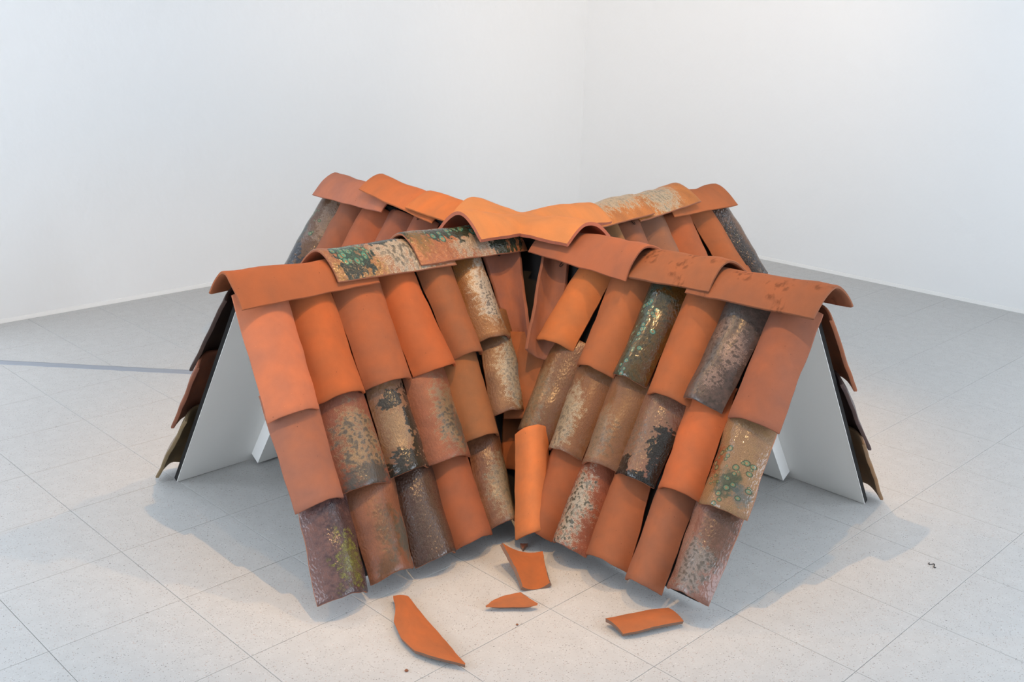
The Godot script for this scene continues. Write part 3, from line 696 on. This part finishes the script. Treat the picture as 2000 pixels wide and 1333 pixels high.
func roof() -> void:
	sculpture = thing("roof_sculpture", "cross-shaped gabled roof of overlapping clay and glazed barrel tiles standing on the white floor", "roof sculpture")
	boards()
	var seed0 := 11
	for key in QUADS:
		if key == "L":
			continue
		var ridge: bool = key.length() == 3 and (key[1] == "L" or key[1] == "R")
		var called := "ridge_tile" if ridge else "roof_tile"
		var label := ""
		var top_m: Material
		var under: Material
		if GLAZE.has(key):
			var g: Array = GLAZE[key]
			seed0 += 17
			top_m = glaze(seed0, g[1], g[3], g[2], g[4] if g.size() > 4 else 0.6)
			label = g[0]
			under = clay(lum(UNDER.get(key, 0xa86e52)), seed0 % 4)
		else:
			var c: Array = CLAY[key] if CLAY.has(key) else [0xae6c4c, key.hash() % 4]
			top_m = clay(lum(c[0]), c[1])
			under = top_m
			if key[0] == "V":
				label = "terracotta tile lying in the front valley"
		add_tile(called, key, top_m, under, sculpture, 1.75 if ridge else 2.1, label)
	saddle()
	for h in [["A17", Vector3(0.044, 0.833, 0.166), Vector3(0.84, 0.54, 0)], ["F13", Vector3(0.064, 0.861, -0.639), Vector3(0.84, 0.54, 0)], ["F14", Vector3(0.057, 0.872, -0.806), Vector3(0.84, 0.54, 0)], ["C14", Vector3(-0.724, 0.884, 0.05), Vector3(0, 0.54, 0.84)], ["C15", Vector3(-0.557, 0.868, 0.06), Vector3(0, 0.54, 0.84)], ["B10", Vector3(0.284, 0.818, 0.054), Vector3(0, 0.54, 0.84)]]:
		var pts := []
		var n: Vector3 = h[2]
		var d := Vector3(-n.y * signf(n.x), absf(n.x), 0) if n.x > 0 else Vector3(0, n.z, -n.y)
		var s := n.cross(d)
		for k in 11:
			var a := -1.1 + 4.4 * k / 10.0
			pts.append(h[1] + n * (0.003 + 0.004 * sin(a)) - d * (0.012 * sin(a)) + s * 0.006 * cos(a))
		put(tube(pts, 0.0014, 6), "wire_loop", M.wire, sculpture)


func saddle() -> void:
	# the four-armed crossing tile: two arched ridges pressed into one sheet
	var w := 0.31
	var xs := []
	var zs := []
	var step := w / 9.0
	for k in range(1, 13):
		xs.append(-0.72 + (0.72 - w) * (k - 1) / 12.0)
	for k in 19:
		xs.append(-w + step * k)
	for k in range(1, 16):
		xs.append(w + (0.92 - w) * k / 15.0)
	for k in range(1, 15):
		zs.append(-0.82 + (0.82 - w) * (k - 1) / 14.0)
	for k in 19:
		zs.append(-w + step * k)
	for k in range(1, 18):
		zs.append(w + (1.06 - w) * k / 17.0)
	var nz := noise(77, 2.2, 2)
	var height := func(x: float, z: float) -> float:
		var pj := maxf(0.0, 1.0 - pow(absf(x) / w, 1.9))
		var pi := maxf(0.0, 1.0 - pow(absf(z) / w, 1.9))
		var hj := lerpf(0.11, 0.215 if z < 0 else 0.17, smoothstep(0.0, 0.75, absf(z))) * pj
		var hi := lerpf(0.11, 0.19, smoothstep(0.0, 0.7, absf(x))) * pi
		var k := 0.035
		var y := maxf(hj, hi) + maxf(k - absf(hj - hi), 0.0) ** 2 / (4.0 * k)
		var base := 2.29 + (0.025 * absf(z) if z < 0 else -0.06 * maxf(0.0, z - 0.3))
		return base + y + nz.get_noise_2d(x, z) * 0.012
	var at := func(i: int, j: int) -> Vector3:
		return Vector3(xs[i], height.call(xs[i], zs[j]), -zs[j]) * U
	var normal := func(i: int, j: int) -> Vector3:
		var e := 0.012
		var x: float = xs[i]
		var z: float = zs[j]
		var dx: float = (height.call(x + e, z) - height.call(x - e, z)) / (2 * e)
		var dz: float = (height.call(x, z + e) - height.call(x, z - e)) / (2 * e)
		return Vector3(-dx, 1.0, dz).normalized()
	var th := 0.0135
	var up := []
	var dn := []
	for i in xs.size():
		var ru := []
		var rd := []
		for j in zs.size():
			if absf(xs[i]) > w + 1e-5 and absf(zs[j]) > w + 1e-5:
				ru.append(null)
				rd.append(null)
				continue
			var p: Vector3 = at.call(i, j)
			ru.append(p)
			rd.append(p - normal.call(i, j) * th)
		up.append(ru)
		dn.append(rd)
	var s0 := SurfaceTool.new()
	s0.begin(Mesh.PRIMITIVE_TRIANGLES)
	s0.set_smooth_group(0)
	var s1 := SurfaceTool.new()
	s1.begin(Mesh.PRIMITIVE_TRIANGLES)
	s1.set_smooth_group(0)
	var filled := func(i: int, j: int) -> bool:
		if i < 0 or j < 0 or i >= xs.size() - 1 or j >= zs.size() - 1:
			return false
		return up[i][j] != null and up[i + 1][j] != null and up[i][j + 1] != null and up[i + 1][j + 1] != null
	for i in xs.size() - 1:
		for j in zs.size() - 1:
			if not filled.call(i, j):
				continue
			var a := [[i, j + 1], [i + 1, j + 1], [i + 1, j], [i, j]]
			for c in [0, 1, 2, 0, 2, 3]:
				s0.set_uv(Vector2(xs[a[c][0]], zs[a[c][1]]) * 0.8)
				s0.add_vertex(up[a[c][0]][a[c][1]])
			for c in [0, 2, 1, 0, 3, 2]:
				s1.set_uv(Vector2(xs[a[c][0]], zs[a[c][1]]) * 0.8)
				s1.add_vertex(dn[a[c][0]][a[c][1]])
	s1.set_smooth_group(-1)
	for i in xs.size() - 1:
		for j in zs.size() - 1:
			if not filled.call(i, j):
				continue
			for e in [[-1, 0, i, j, i, j + 1], [1, 0, i + 1, j + 1, i + 1, j], [0, -1, i + 1, j, i, j], [0, 1, i, j + 1, i + 1, j + 1]]:
				if filled.call(i + e[0], j + e[1]):
					continue
				var q := [up[e[2]][e[3]], dn[e[2]][e[3]], dn[e[4]][e[5]], up[e[4]][e[5]]]
				for c in [0, 1, 2, 0, 2, 3]:
					s1.set_uv(Vector2(0.1 * i, 0.1 * c))
					s1.add_vertex(q[c])
	for s in [s0, s1]:
		s.generate_normals()
		s.generate_tangents()
	var o := MeshInstance3D.new()
	o.name = "crossing_tile"
	o.mesh = s1.commit(s0.commit())
	o.set_surface_override_material(0, clay(lum(0xc08252), 2))
	o.set_surface_override_material(1, clay(lum(0xb87058), 1))
	o.set_meta("label", "four-armed orange saddle tile covering the crossing of the ridges")
	sculpture.add_child(o, true)


func slab(pts: Array, out: Vector3, depth: float, called: String, m: Material) -> void:
	# a flat polygon (clockwise seen from the outside) given thickness
	var st := SurfaceTool.new()
	st.begin(Mesh.PRIMITIVE_TRIANGLES)
	st.set_smooth_group(-1)
	var back := []
	for p in pts:
		back.append(p - out * depth)
	for k in range(1, pts.size() - 1):
		for v in [pts[0], pts[k], pts[k + 1], back[0], back[k + 1], back[k]]:
			st.add_vertex(v)
	for k in pts.size():
		var n := (k + 1) % pts.size()
		quad(st, pts[n], pts[k], back[k], back[n])
	put(st, called, m, sculpture)


func boards() -> void:
	# each slope: a black-faced board with a white painted inside, cut off at the valleys; inside the wings a second, thicker white board
	var c := cos(0.998)
	for panel in ["A", "B", "D", "E"]:
		for wing in [-1, 1]:
			var centre := 4.17 if panel == "A" or panel == "D" else 1.42
			var tip := 0.0
			if panel == "A" or panel == "D":
				tip = 0.975 if wing < 0 else 7.45
			else:
				tip = -1.62 if wing < 0 else 4.76
			var foot := 2.455 if panel == "D" or panel == "E" else 2.41
			var inner0: float = centre + wing * 0.02
			var inner1: float = centre + wing * (foot * c + 0.03)
			var quads := [[tip, 0.0], [inner0, 0.0], [inner1, foot], [tip, foot]]
			var pts := []
			for q in quads:
				pts.append(P(panel, q[0], q[1], 0.05))
			var out := (P(panel, 0, 0, 1) - P(panel, 0, 0, 0)).normalized()
			if (pts[1] - pts[0]).cross(pts[2] - pts[0]).dot(out) > 0.0:
				pts.reverse()
			slab(pts, out, 0.048 * U, "backing_board", M.black)
			var white := []
			for q in [[tip, 0.0], [inner0, 0.0], [inner1, foot], [tip, foot]]:
				white.append(P(panel, q[0], q[1], 0.002))
			if (white[1] - white[0]).cross(white[2] - white[0]).dot(out) > 0.0:
				white.reverse()
			slab(white, out, 0.004 * U, "white_board", M.white)
			var start: float = tip - wing * 0.78
			var thick := []
			for q in [[start, 0.55], [centre + wing * 0.5, 0.55], [centre + wing * (foot * c + 0.12), foot - 0.12], [start, foot - 0.10]]:
				thick.append(P(panel, q[0], q[1], -0.003))
			if (thick[1] - thick[0]).cross(thick[2] - thick[0]).dot(out) > 0.0:
				thick.reverse()
			slab(thick, out, 0.125 * U, "inner_brace", M.white)
	# dark planks along the two ridges, under the ridge tiles
	for d in [[Vector3(0.0, 0.825, 0.0), Vector3(0.03, 0.10, 2.1)], [Vector3(0.0, 0.825, 0.0), Vector3(2.1, 0.10, 0.03)]]:
		var st := SurfaceTool.new()
		st.begin(Mesh.PRIMITIVE_TRIANGLES)
		box(st, d[0], d[1])
		put(st, "ridge_board", M.black, sculpture)


# ---------- room ----------

func structure(called: String, at: Vector3, size: Vector3, m: Material) -> void:
	var st := SurfaceTool.new()
	st.begin(Mesh.PRIMITIVE_TRIANGLES)
	box(st, Vector3.ZERO, size)
	var o := put(st, called, m, self)
	o.position = at
	o.set_meta("kind", "structure")


func speckled(n_seed: int) -> StandardMaterial3D:
	var n := 512
	var low := field(n_seed, 0.01, n, n, 3)
	var data := PackedByteArray()
	data.resize(n * n * 3)
	for i in n * n:
		var g := 1.0 + (low[i] - 128) / 128.0 * 0.018
		data[i * 3] = int(184 * g)
		data[i * 3 + 1] = int(184 * g)
		data[i * 3 + 2] = int(182 * g)
	var im := Image.create_from_data(n, n, false, Image.FORMAT_RGB8, data)
	var r := RandomNumberGenerator.new()
	r.seed = n_seed
	var chips := [Color8(136, 127, 120), Color8(108, 98, 92), Color8(156, 144, 134), Color8(212, 212, 210), Color8(168, 166, 164), Color8(92, 87, 85), Color8(166, 136, 120)]
	for k in 2400:
		var c: Color = chips[r.randi() % chips.size()]
		var x := r.randi_range(0, n - 6)
		var y := r.randi_range(0, n - 6)
		var w := 1 + int(r.randf() * r.randf() * 5.5)
		for s in w:
			im.fill_rect(Rect2i(x + (s if k % 2 else s / 2), y + (s / 2 if k % 2 else s), r.randi_range(1, 2), r.randi_range(1, 2)), c)
	var m := StandardMaterial3D.new()
	m.albedo_texture = ImageTexture.create_from_image(im)
	m.roughness = 0.5
	m.metallic_specular = 0.4
	return m


func floor_piece(x0: float, x1: float, z0: float, z1: float, turn: int) -> ArrayMesh:
	# one vinyl tile with a fine bevelled edge, its picture turned by quarter turns
	var st := SurfaceTool.new()
	st.begin(Mesh.PRIMITIVE_TRIANGLES)
	st.set_smooth_group(-1)
	var g := 0.0007
	var k := 0.0007
	var t := [Vector3(x0 + g + k, 0, z0 + g + k), Vector3(x1 - g - k, 0, z0 + g + k), Vector3(x1 - g - k, 0, z1 - g - k), Vector3(x0 + g + k, 0, z1 - g - k)]
	var l := [Vector3(x0 + g, -k, z0 + g), Vector3(x1 - g, -k, z0 + g), Vector3(x1 - g, -k, z1 - g), Vector3(x0 + g, -k, z1 - g)]
	var tri := func(v: Array) -> void:
		for p in v:
			var uv := Vector2(p.x / U, p.z / U)
			for q in turn:
				uv = Vector2(1.0 - uv.y, uv.x)
			st.set_uv(uv)
			st.add_vertex(p)
	tri.call([t[0], t[1], t[2], t[0], t[2], t[3]])
	for i in 4:
		var j := (i + 1) % 4
		tri.call([t[j], t[i], l[i], t[j], l[i], l[j]])
		var a: Vector3 = l[i] + Vector3(0, -0.003, 0)
		var b: Vector3 = l[j] + Vector3(0, -0.003, 0)
		tri.call([l[j], l[i], a, l[j], a, b])
	st.generate_normals()
	return st.commit()


func room() -> void:
	var paint := StandardMaterial3D.new()
	paint.albedo_color = Color8(236, 236, 234)
	paint.roughness = 0.8
	paint.metallic_specular = 0.3
	paint.normal_enabled = true
	paint.normal_texture = normals(31, 0.02, 3.0, 5)
	paint.normal_scale = 0.18
	paint.uv1_triplanar = true
	paint.uv1_world_triplanar = true
	paint.uv1_scale = Vector3(1.6, 1.1, 1.6)
	var t := 0.2
	var lx := WALL_RIGHT - WALL_LEFT
	var lz := WALL_FRONT - WALL_BACK
	var mx := (WALL_RIGHT + WALL_LEFT) / 2
	var mz := (WALL_FRONT + WALL_BACK) / 2
	structure("wall_left", Vector3(WALL_LEFT - t / 2, CEILING / 2, mz), Vector3(t, CEILING, lz + 2 * t), paint)
	structure("wall_back", Vector3(mx, CEILING / 2, WALL_BACK - t / 2), Vector3(lx, CEILING, t), paint)
	structure("wall_right", Vector3(WALL_RIGHT + t / 2, CEILING / 2, mz), Vector3(t, CEILING, lz + 2 * t), paint)
	structure("wall_front", Vector3(mx, CEILING / 2, WALL_FRONT + t / 2), Vector3(lx, CEILING, t), paint)
	structure("ceiling", Vector3(mx, CEILING + t / 2, mz), Vector3(lx + 2 * t, t, lz + 2 * t), paint)
	# a thin bead of white sealant where wall and floor meet
	var bead := flat(Color8(226, 225, 221), 0.5)
	for b in [["baseboard_left", Vector3(WALL_LEFT, 0, WALL_BACK), Vector3(WALL_LEFT, 0, WALL_FRONT), Vector3(1, 0, 0)], ["baseboard_back", Vector3(WALL_LEFT, 0, WALL_BACK), Vector3(WALL_RIGHT, 0, WALL_BACK), Vector3(0, 0, 1)]]:
		var st := SurfaceTool.new()
		st.begin(Mesh.PRIMITIVE_TRIANGLES)
		st.set_smooth_group(-1)
		var n: Vector3 = b[3]
		var prof := [Vector2(0, 0.022), Vector2(0.004, 0.02), Vector2(0.008, 0.011), Vector2(0.012, 0.002), Vector2(0.012, -0.003)]
		for k in prof.size() - 1:
			var p0: Vector3 = b[1] + n * prof[k].x + Vector3.UP * prof[k].y
			var p1: Vector3 = b[1] + n * prof[k + 1].x + Vector3.UP * prof[k + 1].y
			var d: Vector3 = b[2] - b[1]
			if n.x > 0:
				quad(st, p0 + d, p0, p1, p1 + d)
			else:
				quad(st, p0, p0 + d, p1 + d, p1)
		var o := put(st, b[0], bead, self)
		o.set_meta("kind", "structure")
	# floor: one slab that shows in the joints, and the tiles on it
	var f := Node3D.new()
	f.name = "floor"
	f.set_meta("kind", "structure")
	add_child(f)
	var sl := SurfaceTool.new()
	sl.begin(Mesh.PRIMITIVE_TRIANGLES)
	box(sl, Vector3(mx, -0.103, mz), Vector3(lx + 2 * t, 0.2, lz + 2 * t))
	put(sl, "subfloor", flat(Color8(150, 142, 128), 0.9), f)
	var mats := []
	for k in 4:
		mats.append(speckled(60 + k))
	var rng := RandomNumberGenerator.new()
	rng.seed = 5
	var meshes := {}
	for i in range(-8, 12):
		for j in range(-8, 14):
			var x0 := (i - 1.42) * U
			var z0 := -(j + 1 - 4.17) * U
			var a0 := maxf(x0, WALL_LEFT)
			var a1 := minf(x0 + U, WALL_RIGHT)
			var b0 := maxf(z0, WALL_BACK)
			var b1 := minf(z0 + U, WALL_FRONT)
			if a1 - a0 < 0.01 or b1 - b0 < 0.01 or i < -7:
				continue
			if i > 6 or j < -3:
				continue
			var turn := rng.randi() % 4
			var key := "%d %.3f %.3f %.3f %.3f" % [turn, a0 - x0, a1 - x0, b0 - z0, b1 - z0]
			if not meshes.has(key):
				meshes[key] = floor_piece(a0 - x0, a1 - x0, b0 - z0, b1 - z0, turn)
			var o := MeshInstance3D.new()
			o.name = "floor_tile"
			o.mesh = meshes[key]
			o.position = Vector3(x0, 0, z0)
			o.material_override = mats[rng.randi() % 4]
			f.add_child(o, true)
	# the part of the floor behind the viewer, tiles joined into one piece
	var rest := SurfaceTool.new()
	rest.begin(Mesh.PRIMITIVE_TRIANGLES)
	for i in range(-8, 16):
		for j in range(-9, 14):
			if i <= 6 and j >= -3:
				continue
			var x0 := (i - 1.42) * U
			var z0 := -(j + 1 - 4.17) * U
			var a0 := maxf(x0, WALL_LEFT)
			var a1 := minf(x0 + U, WALL_RIGHT)
			var b0 := maxf(z0, WALL_BACK)
			var b1 := minf(z0 + U, WALL_FRONT)
			if a1 - a0 < 0.01 or b1 - b0 < 0.01:
				continue
			rest.append_from(floor_piece(a0 - x0, a1 - x0, b0 - z0, b1 - z0, 0), 0, Transform3D(Basis(), Vector3(x0, 0, z0)))
	var ro := MeshInstance3D.new()
	ro.name = "floor_tiling"
	ro.mesh = rest.commit()
	ro.material_override = mats[0]
	ro.set_meta("kind", "stuff")
	f.add_child(ro)


# ---------- things on the floor ----------

func tag(o: Node3D, label: String, category: String) -> void:
	o.set_meta("label", label)
	o.set_meta("category", category)


func shard(key: String, top_m: Material, edge_m: Material) -> MeshInstance3D:
	# a broken piece of tile: lofted between two broken edges, with thickness
	var d: Array = SHARDS[key]
	var l: Array = d[0]
	var r: Array = d[1]
	var hump: float = d[2]
	var nu := 10
	var sub := 3
	var nz := noise(key.hash() % 999, 40.0, 2)
	var top := []
	var low := []
	var th := 0.0115
	var rows := (l.size() - 1) * sub + 1
	for a in rows:
		var f := float(a) / sub
		var k := mini(int(f), l.size() - 2)
		var pl: Vector3 = l[k].lerp(l[k + 1], f - k)
		var pr: Vector3 = r[k].lerp(r[k + 1], f - k)
		pl += Vector3(nz.get_noise_2d(a, 0), 0, nz.get_noise_2d(a, 5)) * 0.002
		pr += Vector3(nz.get_noise_2d(a, 10), 0, nz.get_noise_2d(a, 15)) * 0.002
		var rt := []
		var rl := []
		for b in nu + 1:
			var u := float(b) / nu
			var p := pl.lerp(pr, u) + Vector3.UP * hump * (1.0 - pow(2.0 * u - 1.0, 2.0)) * minf(1.0, (pr - pl).length() / 0.1)
			rt.append(p)
			rl.append(p)
		top.append(rt)
		low.append(rl)
	for a in rows:
		for b in nu + 1:
			var da: Vector3 = top[mini(a + 1, rows - 1)][b] - top[maxi(a - 1, 0)][b]
			var db: Vector3 = top[a][mini(b + 1, nu)] - top[a][maxi(b - 1, 0)]
			var n := da.cross(db)
			n = Vector3.UP if n.length() < 1e-7 else n.normalized()
			if n.y < 0:
				n = -n
			var p: Vector3 = top[a][b] - n * th
			p.y = maxf(p.y, 0.0003)
			low[a][b] = p
	var s0 := SurfaceTool.new()
	var s1 := SurfaceTool.new()
	s0.begin(Mesh.PRIMITIVE_TRIANGLES)
	s1.begin(Mesh.PRIMITIVE_TRIANGLES)
	s0.set_smooth_group(0)
	s1.set_smooth_group(0)
	# which way round is up
	var up: Vector3 = (top[rows / 2][nu] - top[rows / 2][0]).cross(top[rows / 2 + 1][nu / 2] - top[rows / 2][nu / 2])
	var turn := up.y > 0.0
	var face := func(st: SurfaceTool, q: Array, uv: Array) -> void:
		for c in ([0, 2, 1, 0, 3, 2] if turn else [0, 1, 2, 0, 2, 3]):
			st.set_uv(uv[c])
			st.add_vertex(q[c])
	for a in rows - 1:
		for b in nu:
			var uv := [Vector2(b / 10.0, a / 20.0), Vector2((b + 1) / 10.0, a / 20.0), Vector2((b + 1) / 10.0, (a + 1) / 20.0), Vector2(b / 10.0, (a + 1) / 20.0)]
			face.call(s0, [top[a][b], top[a][b + 1], top[a + 1][b + 1], top[a + 1][b]], uv)
			face.call(s1, [low[a][b + 1], low[a][b], low[a + 1][b], low[a + 1][b + 1]], uv)
	s1.set_smooth_group(-1)
	var e4 := [Vector2(0, 0), Vector2(0.1, 0), Vector2(0.1, 0.1), Vector2(0, 0.1)]
	for a in rows - 1:
		face.call(s1, [top[a + 1][0], low[a + 1][0], low[a][0], top[a][0]], e4)
		face.call(s1, [top[a][nu], low[a][nu], low[a + 1][nu], top[a + 1][nu]], e4)
	for b in nu:
		face.call(s1, [top[0][b], low[0][b], low[0][b + 1], top[0][b + 1]], e4)
		face.call(s1, [top[rows - 1][b + 1], low[rows - 1][b + 1], low[rows - 1][b], top[rows - 1][b]], e4)
	for s in [s0, s1]:
		s.generate_normals()
		s.generate_tangents()
	var o := MeshInstance3D.new()
	o.name = "tile_shard"
	o.mesh = s1.commit(s0.commit())
	o.set_surface_override_material(0, top_m)
	o.set_surface_override_material(1, edge_m)
	o.set_meta("group", "broken tile pieces in front of the roof")
	add_child(o, true)
	return o


func loose_things() -> void:
	var lm := clay(lum(0xd07c4a), 1)
	var lt := thing("loose_roof_tile", "loose bright orange barrel tile with a nail hole leaning upright in the front valley", "roof tile")
	var body := add_tile("tile_body", "L", lm, lm, lt, 2.1, "", 0.7)
	body.name = "tile_body"
	var d: Array = QUADS["L"]
	var tl: Vector3 = d[0]
	var tr: Vector3 = d[1]
	var bl: Vector3 = d[2]
	var out := -(tr - tl).cross(bl - tl).normalized()
	var hole := SurfaceTool.new()
	hole.begin(Mesh.PRIMITIVE_TRIANGLES)
	var at: Vector3 = tl + (tr - tl) * 0.27 + (bl - tl) * 0.055 + out * 0.0
	for k in 12:
		var a := TAU * k / 12
		var b := TAU * (k + 1) / 12
		var x: Vector3 = ((tr - tl) + out * d[4] * 1.79).normalized() * 0.0032
		var y := (bl - tl).normalized() * 0.0036
		var c: Vector3 = at + out * (d[4] * 0.80 + 0.0075)
		for v in [c, c + x * cos(a) + y * sin(a), c + x * cos(b) + y * sin(b)]:
			hole.add_vertex(v)
	put(hole, "nail_hole", M.black, lt)
	var sc := clay(lum(0xb4683e), 2)
	tag(shard("S1", sc, M.broken), "long curved terracotta shard ending in a point, the largest broken piece on the floor", "tile shard")
	tag(shard("S2", clay(lum(0xb4683c), 3), M.broken), "curled terracotta shard with one raised corner, lying just below the loose upright tile", "tile shard")
	tag(shard("S3", clay(lum(0xae663e), 0), M.broken), "small fin-shaped terracotta shard between the curled shard and the long pointed one", "tile shard")
	tag(shard("S4", clay(lum(0xae663e), 1), M.broken), "flat four-sided terracotta shard lying before the right front slope", "tile shard")
	tag(shard("S5", clay(lum(0x9c6048), 1), M.broken), "tiny dark triangular terracotta chip at the foot of the loose upright tile", "tile shard")
	# grey cloth tape over a cable, running from beyond the left edge to the roof
	var st := SurfaceTool.new()
	st.begin(Mesh.PRIMITIVE_TRIANGLES)
	st.set_smooth_group(0)
	var nz := noise(3, 3.0, 3)
	var from := Vector3(-2.98, 0, 1.78)
	var to := Vector3(-0.75, 0, -0.13)
	var along := (to - from).normalized()
	var side := Vector3(-along.z, 0, along.x)
	var rows := []
	for k in 81:
		var c := from.lerp(to, k / 80.0)
		var row := []
		var prof := [[-1.0, 0.0], [-0.96, 0.0016], [-0.55, 0.003], [-0.2, 0.008], [0.0, 0.0105], [0.2, 0.008], [0.55, 0.003], [0.96, 0.0016], [1.0, 0.0]]
		for p in prof:
			row.append(c + side * (p[0] * 0.029 + nz.get_noise_1d(k * 0.2) * 0.004) + Vector3.UP * (p[1] + (0.0015 * nz.get_noise_2d(k * 0.9, p[0] * 3.0) if p[1] > 0.002 else 0.0)))
		rows.append(row)
	for k in 80:
		for n in 8:
			quad(st, rows[k][n + 1], rows[k][n], rows[k + 1][n], rows[k + 1][n + 1])
	var tape := put(st, "floor_tape", flat(Color8(138, 143, 150), 0.42), self)
	tag(tape, "strip of grey tape over a cable running across the floor to the roof", "tape")
	# a small black curl on the floor to the right
	var pts := []
	for k in 15:
		var t := k / 14.0
		pts.append(Vector3(1.70 + t * 0.03, 0.0016, -0.285 + 0.010 * sin(t * 9.0) + 0.012 * t))
	var curl := put(tube(pts, 0.0014, 6), "wire_scrap", M.wire, self)
	tag(curl, "tiny curled scrap of black wire on the open floor at right", "wire scrap")
	# crumbs of clay
	var crumbs := [[Vector3(0.981, 0, 1.392), 0.0055, "brown clay crumb on the floor below the long pointed shard"], [Vector3(1.026, 0, 1.006), 0.004, "small clay crumb on the floor below the fin-shaped shard"]]
	for c in crumbs:
		var s := SurfaceTool.new()
		s.begin(Mesh.PRIMITIVE_TRIANGLES)
		s.set_smooth_group(-1)
		var r: float = c[1]
		lathe(s, [Vector2(0, -r * 0.6), Vector2(r * 0.8, -r * 0.4), Vector2(r, 0.0), Vector2(r * 0.6, r * 0.5), Vector2(0, r * 0.6)])
		var o := put(s, "clay_crumb", clay(lum(0x8c5c44), 0), self)
		o.rotation = Vector3(-PI / 2, 0.4, 0)
		o.position = c[0] + Vector3.UP * r * 0.55
		tag(o, c[2], "clay crumb")
